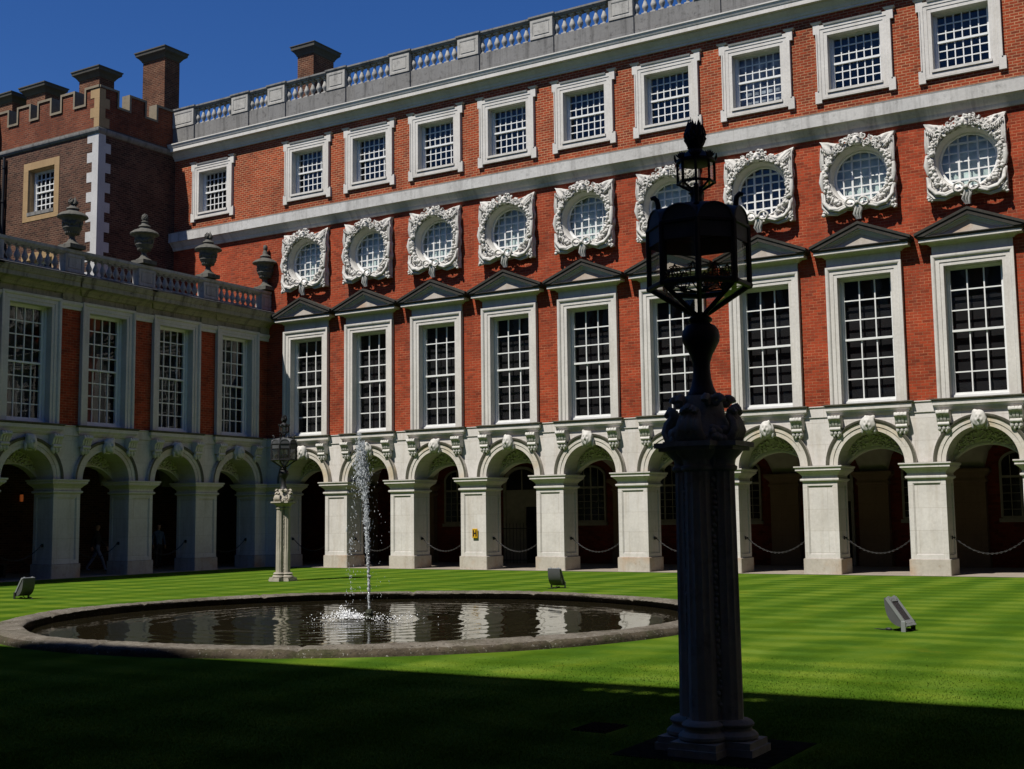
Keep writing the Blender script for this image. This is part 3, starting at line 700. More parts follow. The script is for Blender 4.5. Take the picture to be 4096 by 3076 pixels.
def arcade_bay(root, xc, tf, rz, k, inner):
    put('archivolt', ME['archivolt'], root, tf(xc), rz); put('carved_lunette', ME['lunette'], root, tf(xc), rz)
    put('keystone_head', ME['heads'][k % 5], root, tf(xc), rz)
    for s in (-1, 1): put('scroll_bracket', ME['console'], root, tf(xc+s*.92), rz)
    put('window_ledge', ME['ledge'], root, tf(xc), rz)
    if inner == 'window': w = put('gallery_window', ME['iwin'][0], root, tf(xc), rz); put('glass_panes', ME['iwin'][1], w)
    if inner == 'door': w = put('gallery_door', ME['idoor'][0], root, tf(xc), rz); put('door_opening', ME['idoor'][1], w); put('iron_railing', ME['idoor'][2], root, tf(xc), rz)

# ------------------------------------------------------------------ the long sunlit range (front in the plane y = 0)
NB = 11; XE = X1+W*(NB-.5)
north = thing('palace_range', (0, 0, 0), 'long sunlit red brick palace front with white arcade, pedimented tall windows and carved round windows', 'palace wing')
cen = [X1+W*k for k in range(NB)]
def tfN(x, z=0.0): return (x, 0, z)
put('arcade_wall', arcade_wall_mesh(-.5, XE+.3, cen), north)
holes = []
for c in cen: holes += [(c-.9, c+.9, 4.6, 8.6), (c-.9, c+.9, ZR-.9, ZR+.9), (c-.9, c+.9, 13.8, 15.75)]
holes.append((-3.03-.9, -3.03+.9, 13.8, 15.75))
put('brick_wall', wall_mesh(-5.3, XE+.3, 4.45, 16.4, holes, BRICK_Y, M['rubbed'], (12.95, M['brick'])), north)
b = MB(); b.box(-5.3, XE+.3, .3, 8.0, 16.55, 16.8); b.box(-5.3, XE+.3, 7.8, 8.2, 0, 16.8); b.box(-.5, XE+.3, .95, 8, 4.40, 4.6); b.box(XE+.3, XE+.5, .1, 8, 0, 16.8); b.box(-5.3, -5.1, .3, 8, 0, 16.8)
put('roof_deck', b.mesh('roof_deck', M['lead']), north)
b = MB(); b.mould([(-.3, BRICK_Y-.05), (XE+.3, BRICK_Y-.05)], [(0, 4.42), (.03, 4.43), (.03, 4.70), (.06, 4.72), (.06, 4.745), (-.1, 4.75)]); put('stone_band', b.mesh('stone_band', M['ashlar']), north)
b = MB(); b.mould([(-5.2, BRICK_Y), (XE+.3, BRICK_Y)], [(-.05, 12.54), (.03, 12.55), (.06, 12.60), (.08, 12.66), (.13, 12.71), (.20, 12.80), (.24, 12.84), (.30, 12.85), (.30, 13.19), (.31, 13.22), (-.05, 13.36)]); put('string_course', b.mesh('string_course', stone_mat('stained_string_stone', (.47, .46, .44), (.13, .125, .115), (2.1, 9), .6, .45, 1.0)), north)
b = MB(); b.mould([(-5.25, BRICK_Y), (XE+.3, BRICK_Y)], [(-.05, 16.26), (.05, 16.27), (.05, 16.33), (.08, 16.35), (.12, 16.42), (.21, 16.50), (.24, 16.53), (.25, 16.56), (.38, 16.565), (.38, 16.69), (.40, 16.71), (.44, 16.80), (.46, 16.82), (.46, 16.86), (.05, 16.95)]); put('cornice', b.mesh('cornice', M['stone']), north)
b = MB(); b.box(-5.2, XE+.3, -.02, .28, 16.85, 17.60)
peds = [(-4.615, .585), (-1.5, .43)]+[(X1+W*(k-.5), .43) for k in range(0, NB+1)]
for x, hw in peds: b.box(x-hw-.01, x+hw+.01, -.075, .27, 16.86, 17.603)
bal = put('balustrade', b.mesh('balustrade', M['dirty']), north)
b = MB(); b.mould([(-5.2, -.01), (XE+.3, -.01)], [(-.3, 18.255), (0, 18.255), (.02, 18.29), (.05, 18.33), (.05, 18.39), (-.3, 18.42)])
for x, hw in peds: b.mould([(x-hw-.02, .2), (x-hw-.02, -.075), (x+hw+.02, -.075), (x+hw+.02, .2)], [(-.2, 18.262), (0, 18.262), (.02, 18.30), (.05, 18.34), (.05, 18.40), (-.24, 18.43)])
put('coping', b.mesh('coping', M['dirty']), bal)
bm_ = baluster_mesh(.66, .105)
pm_ = {.585: pedestal_mesh(.585, 17.6, 18.26, -.085, .25), .43: pedestal_mesh(.43, 17.6, 18.26, -.085, .25)}
for x, hw in peds: put('pedestal', pm_[hw], bal, (x, 0, 0))
nbal = 0
for (xa, ha), (xb, hb) in zip(peds[:-1], peds[1:]):
    g0 = xa+ha; g1 = xb-hb; n = 4 if g1-g0 < 1.5 else 7
    for k in range(n+1):
        if nbal >= 99: break
        put('baluster', bm_, bal, (g0+(g1-g0)*(k+.10)/(n+.1)+.02, .13, 17.6)); nbal += 1
for k in range(NB+1): put('arcade_pier', ME['pier'], north, tfN(X1+W*(k-.5)))
inn = {1: 'window', 2: 'door', 3: 'window', 4: 'window', 5: 'window', 6: 'door', 7: 'window', 8: 'window', 9: 'window'}
for k, c in enumerate(cen):
    arcade_bay(north, c, tfN, 0, k*3+1, inn.get(k))
    put('stone_window_surround', ME['tall'], north, tfN(c)); put('triangular_pediment', ME['pedi'], north, tfN(c))
    w = put('sash_window', ME['tall_sash'], north, tfN(c)); put('glass_panes', ME['tall_glass'], w); put('blind', ME['tall_blind'], w)
    put('carved_round_surround', ME['rnd'][k % 3], north, tfN(c))
    w = put('round_window', ME['rw'], north, tfN(c)); put('glass_panes', ME['rg'], w); put('curtain', ME['rd'] if k == 6 else ME['rc'], w)
for c in [-3.03]+cen:
    put('eared_window_surround', ME['sq'], north, tfN(c))
    w = put('sash_window', ME['sq_sash'], north, tfN(c)); put('glass_panes', ME['sq_glass'], w); put('blind', ME['sq_pale'] if abs(c-cen[6]) < .1 else ME['sq_blind'], w)
put('vaulted_ceiling', vault_mesh(NB, X1-W/2, .93, 5.6), north)
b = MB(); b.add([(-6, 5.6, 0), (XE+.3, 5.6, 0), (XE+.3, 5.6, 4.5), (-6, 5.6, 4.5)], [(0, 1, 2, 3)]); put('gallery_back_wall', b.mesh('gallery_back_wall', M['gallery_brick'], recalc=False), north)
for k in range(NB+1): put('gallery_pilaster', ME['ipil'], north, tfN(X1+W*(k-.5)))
def chimney(root, x0, x1, y0, y1, z0, zt):
    b = MB(); b.box(x0, x1, y0, y1, z0, zt-.25); c = put('chimney', b.mesh('chimney', M['chimney_brick']), root)
    b = MB(); b.mould([(x0, y1), (x0, y0), (x1, y0), (x1, y1)], [(0, zt-.42), (.03, zt-.40), (.05, zt-.34), (.12, zt-.24), (.20, zt-.17), (.21, zt-.05), (.24, zt-.03), (.24, zt), (-.1, zt+.05)], True); b.box(x0-.02, x1+.02, y0-.02, y1+.02, zt-.3, zt+.04)
    put('chimney_cap', b.mesh('chimney_cap', M['cap_stone']), c)
chimney(north, -1.27, -.41, 3.0, 4.27, 16.8, 21.2)

# ------------------------------------------------------------------ the shaded gallery wing (front in the plane x = 0)
NL = 7; west = thing('gallery_wing', (0, 0, 0.003), 'low shaded wing on the left with urns on its balustrade and a stone arcade', 'palace wing')
RZ = PI/2
def tfW(x, z=0.0): return (0, x, z)
cenL = [Y1-W*k for k in range(NL)]; YE = Y1-W*(NL-.5); YEND = -36.0
put('arcade_wall', arcade_wall_mesh(YEND, .6, sorted(cenL)), west, (0, 0, 0), RZ)
holes = [(c-.9, c+.9, 4.6, 8.6) for c in cenL]
put('brick_wall', wall_mesh(YEND, .3, 4.45, 9.0, holes, BRICK_Y, M['rubbed']), west, (0, 0, 0), RZ)
b = MB(); b.box(-5.25, -.1, YEND, .05, 9.3, 9.5); b.box(-5.3, -5.1, YEND, -3.9, 0, 9.4); b.box(-5.2, -.95, YEND, .05, 4.42, 4.6); b.box(-5.2, -.93, YEND, YEND+.3, 0, 9.4)
put('roof_deck', b.mesh('roof_deck', M['lead']), west)
b = MB(); b.mould([(YEND, BRICK_Y-.05), (.1, BRICK_Y-.05)], [(0, 4.42), (.03, 4.43), (.03, 4.70), (.06, 4.72), (.06, 4.745), (-.1, 4.75)]); put('stone_band', b.mesh('stone_band', M['ashlar']), west, (0, 0, 0), RZ)
b = MB(); b.box(YEND, .12, .03, .2, 8.72, 8.95); b.mould([(YEND, .03), (.12, .03)], [(0, 8.90), (.03, 8.91), (.06, 8.95), (.12, 9.02), (.16, 9.06), (.19, 9.07), (.38, 9.10), (.38, 9.24), (.41, 9.26), (.45, 9.36), (.47, 9.38), (.47, 9.43), (.1, 9.54)])
for k in range(NL+1):
    y = Y1+W*(.5-k); b.box(y-.37, y+.37, -.012, .2, 8.70, 8.96)
for c in cenL:      # the cornice breaks forward over every window
    b.mould([(c-1.12, .06), (c-1.12, -.035), (c+1.12, -.035), (c+1.12, .06)], [(0, 8.902), (.03, 8.912), (.06, 8.952), (.12, 9.022), (.16, 9.062), (.19, 9.072), (.38, 9.102), (.38, 9.242), (.41, 9.262), (.45, 9.362), (.47, 9.382), (.47, 9.432), (.1, 9.545)])
b.cur = 1; b.mould([(YEND, .03), (.12, .03)], [(.05, 9.50), (.482, 9.426), (.482, 9.45), (.05, 9.58)])
for c in cenL: b.mould([(c-1.12, .06), (c-1.12, -.035), (c+1.12, -.035), (c+1.12, .06)], [(.05, 9.506), (.482, 9.428), (.482, 9.452), (.05, 9.584)])
put('cornice', b.mesh('cornice', [stone_mat('gallery_cornice_stone', (.30, .275, .20), (.05, .047, .036), (1.6, 9), .85, .8, 1.0), M['lead']]), west, (0, 0, 0), RZ)  # streaked, stained stone; its colour is also darkened to deepen the wing's shade
b = MB(); b.box(YEND, .12, -.06, .22, 9.45, 9.60)
balL = put('balustrade', b.mesh('balustrade', M['balus']), west, (0, 0, 0), RZ)
b = MB(); b.mould([(YEND, -.05), (.14, -.05)], [(-.3, 10.17), (0, 10.17), (.02, 10.20), (.06, 10.24), (.06, 10.33), (-.33, 10.37)]); put('coping', b.mesh('coping', M['balus']), balL)
bl = baluster_mesh(.58, .105); pl = pedestal_mesh(.365, 9.6, 10.18, -.075, .21)
pedL = [Y1+W*(.5-k) for k in range(NL+1)]
for y in pedL: put('pedestal', pl, balL, (y, 0, 0))
for ya, yb in zip(pedL[:-1], pedL[1:]):
    g0 = yb+.365; g1 = ya-.365
    for k in range(8): put('baluster', bl, balL, (g0+(g1-g0)*(k+.12)/8.05, .08, 9.595))
b = MB()
for k in range(NL+1):
    b.mould([(-.37, .1), (-.37, .03), (.37, .03), (.37, .1)], [(0, 8.42), (.02, 8.44), (.02, 8.52), (.05, 8.56), (.07, 8.60), (.07, 8.68), (0, 8.715)]); break
capm = b.mesh('pilaster_cap', M['stone'])
for k in range(NL+1):
    put('arcade_pier', ME['pier'], west, tfW(pedL[k]), RZ); put('pilaster_cap', capm, west, tfW(pedL[k]), RZ)
for k, c in enumerate(cenL):
    arcade_bay(west, c, tfW, RZ, k*2, None)
    put('stone_window_surround', ME['tall'], west, tfW(c), RZ)
    w = put('sash_window', ME['gal_sash'], west, tfW(c), RZ); put('glass_panes', ME['gal_glass'], w); put('blind', ME['gal_blind'], w)
put('vaulted_ceiling', vault_mesh(NL, YE, .93, 5.0), west, (0, 0, 0), RZ)
b = MB(); b.add([(YEND, 5.0, 0), (.5, 5.0, 0), (.5, 5.0, 4.5), (YEND, 5.0, 4.5)], [(0, 1, 2, 3)]); put('gallery_back_wall', b.mesh('gallery_back_wall', M['tudor'], recalc=False), west, (0, 0, 0), RZ)

# ------------------------------------------------------------------ the battlemented tower block
tower = thing('battlemented_tower', (-8.5, -1.5, 0), 'old dark brick tower block with battlements and white corner quoins behind the gallery', 'tower')
tw = lambda name, me: put(name, me, tower, (8.5, 1.5, 0))
TX, TY = -5.2, -3.78
b = MB(); hl = [(-8.5-.9, -8.5+.9, 13.75, 15.7), (-8.5-.9, -8.5+.9, 9.9, 12.1)]
tw('front_wall', wall_mesh(-16, TX, 0, 16.55, hl, TY, M['tudor']))
b = MB(); b.add([(TX, TY, 0), (TX, 8, 0), (TX, 8, 16.55), (TX, TY, 16.55)], [(0, 1, 2, 3)]); b.box(-26, TX-.02, TY+2.6, 8, 0, 16.5); b.box(-16, TX-.02, TY+.6, TY+2.7, 0, 16.5)
tw('side_wall', b.mesh('side_wall', M['tudor'], recalc=False))
b = MB(); b.mould([(-16, TY), (TX, TY), (TX, .1)], [(0, 16.46), (.05, 16.48), (.10, 16.55), (.11, 16.60), (.11, 16.66), (0, 16.74)]); tw('string_course', b.mesh('string_course', M['dirty']))
# parapet with merlons
b = MB(); cp = MB(); th = .34
fr = [(-5.2, -5.95), (-6.65, -7.36), (-8.03, -8.75), (-9.30, -10.02), (-10.66, -11.4), (-12.1, -12.8), (-13.5, -14.2), (-14.9, -15.6)]
b.box(-16, TX, TY+.002, TY+th, 16.7, 17.66); b.box(TX-th, TX-.002, TY, .05, 16.7, 17.66)
sd = [(TY, -2.94), (-2.30, -1.57), (-.93, .05)]
def edge_coping(pts, horizontal_x, pos):    # stone coping following the battlement outline
    prof = [(-.02, -.05), (.07, -.05), (.07, th-.0+.05), (-.02, th+.05)]
    if horizontal_x: cp.sweep(pts, [(o, pos+h) for o, h in prof], lambda a, z, h: (a, h, z), False, 1)
    else: cp.sweep(pts, [(o, pos-h) for o, h in prof], lambda a, z, h: (h, a, z), False, 1)
for a, c in fr: b.box(c, a, TY+.002, TY+th, 17.66, 18.30)
for a, c in sd: b.box(TX-th, TX-.002, a, c, 17.66, 18.30)
pts = []
for a, c in reversed(fr): pts += [(c, 17.66), (c, 18.30), (a, 18.30), (a, 17.66)]
pts = [(-16, 17.66)]+pts[:-1]
edge_coping(pts, True, TY)
pts = []
for a, c in sd: pts += [(a, 17.66), (a, 18.30), (c, 18.30), (c, 17.66)]
edge_coping(pts[1:-1], False, TX)
tw('parapet', b.mesh('parapet', M['parapet_brick'])); tw('battlement_coping', cp.mesh('battlement_coping', stone_mat('brown_coping_stone', (.20, .165, .115), (.07, .06, .05), None, .5, .5, .6)))
b = MB(); z = 9.6; k = 0
while z < 16.45:
    h = .385; L1 = .62 if k % 2 else .33; L2 = .33 if k % 2 else .58
    b.xz([(TX-L1, z), (TX+.014, z), (TX+.014, min(z+h, 16.47)), (TX-L1, min(z+h, 16.47))], TY-.014, TY+.05)
    b.box(TX-.05, TX+.013, TY+.02, TY+L2, z, min(z+h, 16.47)); z += h; k += 1
tw('quoins', b.mesh('quoins', M['quoin']))
b = MB(); z = 16.74; k = 0
while z < 18.2:
    h = .385; L1 = .50 if k % 2 else .28; L2 = .28 if k % 2 else .48; z1 = min(z+h, 18.25)
    b.box(TX-L1, TX+.012, TY-.012, TY+.05, z, z1); b.box(TX-.05, TX+.011, TY+.02, TY+L2, z, z1); z += h; k += 1
tw('parapet_quoins', b.mesh('parapet_quoins', M['sand']))
for z0, z1, nm in ((13.58, 15.88, 'stone_window_surround'), (9.75, 12.22, 'stone_window_surround')):
    b = MB(); zi0 = z0+.32; zi1 = z1-.28
    b.frame([(-8.5-.74, zi0), (-8.5-.74, zi1), (-8.5+.74, zi1), (-8.5+.74, zi0)], [(0, TY+.45), (0, TY+.12), (.05, TY-.0), (.05, TY-.02), (.34, TY-.02), (.34, TY+.03)], True)
    tw(nm, b.mesh(nm, M['sand']))
    b = MB(); b.box(-8.5-.80, -8.5+.80, TY-.04, TY+.3, zi0-.12, zi0+.02); tw('window_sill', b.mesh('window_sill', M['dirty']))
    f, g = sash(.74, zi0, zi1, 5, 6, .09, .04, .30, .08, .10); w = put('sash_window', f, tower, (0, TY+1.5, 0)); put('glass_panes', g, w)
    put('blind', blind_or_sheet_mesh(.66, zi0, zi1, .55, M['navy_blind']), w)
b = MB(); b.tube([(-10.72, TY-.10, 16.4), (-10.72, TY-.10, 9.5)], .06, 8)
for z in (16.0, 14.6, 13.2, 11.8): b.lathe([(.085, -.05), (.085, .05)], (-10.72, TY-.10, z), 10)
tw('drainpipe', b.mesh('drainpipe', M['iron'], 40))
b = MB(); b.box(-17, -11.25, -9.0, TY+.02, 0, 16.5); tw('side_block', b.mesh('side_block', M['tudor']))
b = MB(); b.box(-11.6, -11.24, TY-.6, TY+.03, 16.5, 18.2); tw('side_block_parapet', b.mesh('side_block_parapet', M['parapet_brick']))
for x0, x1 in ((-9.98, -8.58), (-14.28, -12.89), (-18.1, -16.72), (-20.6, -19.18)):
    b = MB(); y0, y1, zt = 2.5, 3.36, 22.62
    b.box(x0, x1, y0, y1, 16, zt-.25); c = tw('chimney', b.mesh('chimney', M['chimney_brick']))
    b = MB(); b.mould([(x0, y1), (x0, y0), (x1, y0), (x1, y1)], [(0, zt-.44), (.03, zt-.42), (.06, zt-.36), (.13, zt-.27), (.24, zt-.18), (.26, zt-.06), (.29, zt-.05), (.29, zt), (-.1, zt+.05)], True); b.box(x0-.02, x1+.02, y0-.02, y1+.02, zt-.4, zt+.04)
    put('chimney_cap', b.mesh('chimney_cap', M['cap_stone']), c)

# ------------------------------------------------------------------ the two ranges behind and beside the photographer
def plain_range(name, label, n, length, loc, rz):
    rt = thing(name, loc, label, 'palace wing', None, rz); cs = [1.2+W*(k+.5) for k in range(n)]
    hs = []
    for c in cs: hs += [(c-.76, c+.76, 4.8, 8.4), (c-.76, c+.76, 13.9, 15.6)]
    put('arcade_wall', arcade_wall_mesh(0, length, cs), rt)
    put('brick_wall', wall_mesh(0, length, 4.45, 16.47, hs, BRICK_Y, M['rubbed'], (12.95, M['brick'])), rt)
    b = MB(); b.box(0, length, .9, 8, 16.3, 16.9); b.box(0, length, 7.9, 8.1, 0, 16.5); b.box(0, length, .9, 8, 4.4, 4.6); b.box(0, length, 5.5, 5.7, 0, 4.5)
    b.box(-.1, .0, .1, 8, 0, 16.9); b.box(length, length+.1, .1, 8, 0, 16.9); put('roof_deck', b.mesh('roof_deck', M['lead']), rt)
    b = MB()
    for c in cs:
        b.box(c-1.47-.5, c-1.47+.5, 0, .93, 0, 3.06); b.box(c-1.1, c+1.1, -.12, .1, 4.5, 4.76)
        for z0, z1 in ((4.8, 8.4), (13.9, 15.6)): b.frame([(c-.76, z0), (c-.76, z1), (c+.76, z1), (c+.76, z0)], [(0, .4), (0, -.03), (.3, -.03), (.3, .1)], True)
    b.box(length-.8, length, 0.001, .93, 0, 3.06); b.box(0, length, -.2, .1, 12.6, 13.3); b.box(0, length, -.38, .1, 16.45, 16.9); b.box(0, length, -.02, .28, 16.9, 17.6); b.box(0, length, -.06, .3, 18.26, 18.42)
    gaps = [(8.6, 10.75), (13.0, 15.2)]; x0 = 0
    for g0, g1 in gaps+[(length, length)]: b.box(x0, g0, -.08, .3, 17.6, 18.26); x0 = g1
    put('stone_dressings', b.mesh('stone_dressings', M['stone']), rt)
    b = MB()
    for g0, g1 in gaps:
        for j in range(8): b.lathe([(.09, 0), (.09, .07), (.045, .11), (.10, .28), (.04, .5), (.09, .6), (.09, .67)], (g0+(g1-g0)*(j+.5)/8, .13, 17.6), 7)
    put('balustrade', b.mesh('balustrade', M['balus']), rt)
    b = MB()
    for c in cs:
        for z0, z1 in ((4.8, 8.4), (13.9, 15.6)): b.box(c-.8, c+.8, .36, .38, z0, z1)
    put('windows', b.mesh('windows', M['dark_glass']), rt)
plain_range('opposite_range', 'brick palace range behind the photographer that shades the near lawn', 20, 62.0, (37.76, -33.80, 0), PI+R_(1.8))
plain_range('side_range', 'brick palace range closing the court on the right', 11, 35.0, (33.9, -.3, 0), -PI/2)

# ------------------------------------------------------------------ ground
b = MB(); b.add([(-150, -150, -.012), (180, -150, -.012), (180, 150, -.012), (-150, 150, -.012)], [(0, 1, 2, 3)])
# the sheet is cut round the pool: ring of quads instead of one face
PC = (18.6, -17.4); PR = 6.1; PI_ = 5.55
b = MB(); n = 96; ring = [(PC[0]+(PR-.05)*math.cos(2*PI*i/n), PC[1]+(PR-.05)*math.sin(2*PI*i/n), 0.0) for i in range(n)]
big = [(PC[0]+220*math.cos(2*PI*i/n), PC[1]+220*math.sin(2*PI*i/n), 0.0) for i in range(n)]
mid = [(PC[0]+30*math.cos(2*PI*i/n), PC[1]+30*math.sin(2*PI*i/n), 0.0) for i in range(n)]
b.add(ring+mid+big, [(i, n+i, n+(i+1) % n, (i+1) % n) for i in range(n)]+[(n+i, 2*n+i, 2*n+(i+1) % n, n+(i+1) % n) for i in range(n)])
tag(put('lawn', b.mesh('lawn', M['lawn'])), kind='structure')
b = MB(); b.box(-6, XE+.3, -.10, 5.7, -.2, .012); tag(put('pavement', b.mesh('pavement', M['paving'])), kind='structure')
b = MB(); b.box(-5.2, .10, YEND, -.104, -.2, .010); tag(put('pavement', b.mesh('pavement', M['paving'])), kind='structure')
# grass blades on the near half of the lawn
def grass():
    rs = np.random.RandomState(5); N = 3200000
    x = rs.uniform(9, 33.5, N); y = rs.uniform(-33, -8, N); dx = x-32.13; dy = y+34.47; d = np.hypot(dx, dy)
    ang = np.degrees(np.arctan2(-dx, dy)); keep = (ang > 5) & (ang < 60) & (d > 5) & (d < 27)
    keep &= rs.uniform(0, 1, N) < np.clip((9.5/d)**1.5, 0, 1)*np.clip((15.5-d)/6, 0, 1)
    keep &= np.hypot(x-PC[0], y-PC[1]) > PR+.005
    keep &= ~((np.abs(x-28.52) < .62) & (np.abs(y+25.83) < .55))
    keep &= ~((np.abs(x-27.33) < .20) & (np.abs(y+25.42) < .22))
    x = x[keep]; y = y[keep]; d = d[keep]; n = len(x)
    h = rs.uniform(.006, .015, n); w = rs.uniform(.0015, .003, n)*(1+d/9); a = rs.uniform(0, 2*np.pi, n); lean = rs.uniform(.3, 1.5, n)*h; la = rs.uniform(0, 2*np.pi, n)
    v = np.zeros((n, 3, 3)); ca, sa = np.cos(a)*w, np.sin(a)*w
    v[:, 0] = np.c_[x-ca, y-sa, np.full(n, -.002)]; v[:, 1] = np.c_[x+ca, y+sa, np.full(n, -.002)]; v[:, 2] = np.c_[x+np.cos(la)*lean, y+np.sin(la)*lean, h]
    me = bpy.data.meshes.new('grass_blades'); me.vertices.add(3*n); me.vertices.foreach_set('co', v.ravel())
    me.loops.add(3*n); me.loops.foreach_set('vertex_index', np.arange(3*n, dtype=np.int32)); me.polygons.add(n); me.polygons.foreach_set('loop_start', np.arange(0, 3*n, 3, dtype=np.int32))
    me.materials.append(M['blade']); me.update(calc_edges=True); me.validate()
    tag(put('grass_blades', me), 'short mown green grass of the court lawn', 'grass', None, 'stuff')
grass()

# ------------------------------------------------------------------ pool, water, jet
pool = thing('stone_pool', (PC[0], PC[1], 0), 'round low stone fountain basin set in the lawn', 'fountain basin')
b = MB(); prof = [(PI_+.14, -.9), (PI_+.14, .068), (PI_+.02, .072), (PI_+.005, .078), (PI_+.0, .095), (PI_+.025, .112), (PI_+.10, .121), (PI_+.20, .123), (PI_+.30, .122), (PI_+.41, .116), (PI_+.48, .098), (PI_+.53, .068), (PI_+.55, .03), (PI_+.55, -.1)]
r2 = random.Random(4); vs = []; fs = []; m = len(prof); n = 480; jo = {0, 40, 82, 120, 158, 202, 240, 278, 320, 362, 400, 442}
for i in range(n):
    th = 2*PI*i/n; w_ = .012*math.sin(9*th)+.006*math.sin(31*th+1)
    for k, (q, z) in enumerate(prof):
        dz = (.010*math.sin(7*th+k)+r2.uniform(-.006, .006)) if z > .05 else 0
        if i in jo and z > .0: dz -= .03; qq = q+(-.025 if k > 6 else .02)
        else: qq = q
        vs.append(((qq+w_*(z > 0))*math.cos(th), (qq+w_*(z > 0))*math.sin(th), z+dz))
for i in range(n):
    for k in range(m-1): fs.append((i*m+k, ((i+1) % n)*m+k, ((i+1) % n)*m+k+1, i*m+k+1)); b.mi.append(1 if k >= 10 or k < 3 else 0)
b.v = vs; b.f = fs; put('coping', b.mesh('coping', [M['coping'], M['coping_side']], 45), pool)
b = MB(); b.add([(PI_*math.cos(2*PI*i/64), PI_*math.sin(2*PI*i/64), -.8) for i in range(64)], [tuple(range(64))]); put('basin_floor', b.mesh('basin_floor', M['moss'], recalc=False), pool)
b = MB(); b.add([(PC[0]+(PI_+.12)*math.cos(2*PI*i/96), PC[1]+(PI_+.12)*math.sin(2*PI*i/96), -.03) for i in range(96)], [tuple(range(96))])
tag(put('water', b.mesh('water', M['water'], recalc=False)), kind='structure')
NX, NY = 18.50, -17.24
noz = MB(); noz.lathe([(.075, -.9), (.075, -.06), (.11, -.03), (.115, .0), (.06, .02), (.055, .07), (.07, .08), (.055, .11), (.035, .15)], (0, 0, 0), 14)
for k in range(30): a = r2.uniform(0, 6.3); noz.ell((.055*math.cos(a), .055*math.sin(a), r2.uniform(.0, .13)), r2.uniform(.012, .026), 6, 4)
tag(put('fountain_nozzle', noz.mesh('fountain_nozzle', M['moss'], 50), None, (NX, NY, 0)), 'mossy bronze nozzle standing in the middle of the pool', 'fountain nozzle')
jet = thing('water_jet', (NX, NY, -.03), 'tall white water jet rising from the pool and breaking into drops', 'fountain jet')
rtv = Vector((.785, .62, 0)); fwv = Vector((-.62, .785, 0))      # across and along the line of drift
def J(o, z, q=0.0): v = rtv*o+fwv*q; return (v.x, v.y, z+.03)
def cx_(z): return -.005*z-.012*z*z
b = MB(); rj = random.Random(9)
for s in range(5):
    pts = []; rr = []
    for k in range(60):
        z = .14+k*.024; f = k/60
        pts.append(J(cx_(z)+rj.gauss(0, .006+.010*f), z, rj.gauss(0, .006+.010*f))); rr.append(max(.003, .013+.006*f+rj.gauss(0, .005)))
    b.tube(pts, rr, 6)
put('rising_column', b.mesh('rising_column', M['jet'], 70), jet)
def drops(b, n, fz, fo, sz):
    for k in range(n):
        z = fz(); o = fo(z); s = sz(z)
        b.ell(J(o, z, rj.gauss(0, .05)), (s*rj.uniform(.5, 1.1), s*rj.uniform(.5, 1.1), s*rj.uniform(.7, 1.2)*(rj.uniform(1, 3.6) if rj.random() < .6 else 1)), 5, 4, Matrix.Rotation(rj.uniform(-.45, .45), 3, 'Y'))
b = MB()
drops(b, 1000, lambda: rj.uniform(1.1, 3.05), lambda z: cx_(z)+rj.gauss(0, .018+.012*(z-1.1)), lambda z: rj.uniform(.005, .016))
drops(b, 1150, lambda: min(3.2, 2.62+rj.gauss(0, .25)), lambda z: cx_(z)-.04+rj.gauss(0, .018+.045*max(0, min(1, (3.2-z)/.5))), lambda z: rj.uniform(.004, .014))
tag(put('plume', b.mesh('plume', M['jet'], 70), jet), kind='stuff')
b = MB()
drops(b, 190, lambda: rj.uniform(.15, 2.5)**1.0, lambda z: -.24-.12*(2.6-z)/2.5+rj.gauss(0, .05), lambda z: rj.uniform(.003, .009)*(1 if rj.random() < .88 else 1.7))
drops(b, 140, lambda: rj.uniform(.2, 2.8), lambda z: rj.gauss(.02, .14), lambda z: rj.uniform(.003, .008))
tag(put('falling_drops', b.mesh('falling_drops', M['jet'], 70), jet), kind='stuff')
b = MB()
for k in range(460):
    o = rj.gauss(-.36, .13); q = rj.gauss(0, .18); z = abs(rj.gauss(0, .07*math.exp(-((o+.42)/.25)**2)+.012)); s = rj.uniform(.004, .013)
    b.ell(J(o, z, q), (s, s, s*rj.uniform(.7, 1.8)), 5, 4)
for k in range(200): b.ell(J(rj.gauss(0, .5), abs(rj.gauss(0, .012)), rj.gauss(0, .5)), rj.uniform(.005, .011), 5, 4)
tag(put('splash', b.mesh('splash', plain_mat('foam', (.85, .87, .88), .4, 0, .1, 30.0), 70), jet), kind='stuff')

# ------------------------------------------------------------------ urns on the gallery balustrade
def urn_mesh():
    b = MB(); b.box(-.30, .30, -.30, .30, 0, .13)
    foot = [(.30, .13), (.27, .16), (.20, .20), (.14, .26), (.10, .33), (.085, .40), (.11, .43), (.09, .45)]
    b.lathe(foot, n=20)
    body = [(.09, .44), (.16, .50), (.23, .56), (.27, .62), (.285, .66), (.30, .67), (.30, .70), (.28, .71), (.27, .78), (.30, .88), (.34, .97), (.37, 1.01)]
    b.lathe(body, n=24)
    r = random.Random(2)
    for k in range(34): a = 2*PI*k/34; b.ell((.285*math.cos(a), .285*math.sin(a), .84+r.uniform(-.06, .06)), (.045, .045, .07), 6, 5)
    for k in range(18): a = 2*PI*k/18; b.ell((.20*math.cos(a), .20*math.sin(a), .55), (.035, .035, .08), 6, 5)
    lid = [(.37, 1.0), (.46, 1.02), (.475, 1.05), (.44, 1.10), (.36, 1.16), (.27, 1.20), (.19, 1.23), (.17, 1.27), (.21, 1.30), (.19, 1.34), (.12, 1.38), (.10, 1.42)]
    b.lathe(lid, n=48, rf=lambda th, z: 1+(.035*abs(math.sin(8*th)) if z < 1.22 else 0))
    return b.mesh('urn_body', M['urn'], 40)
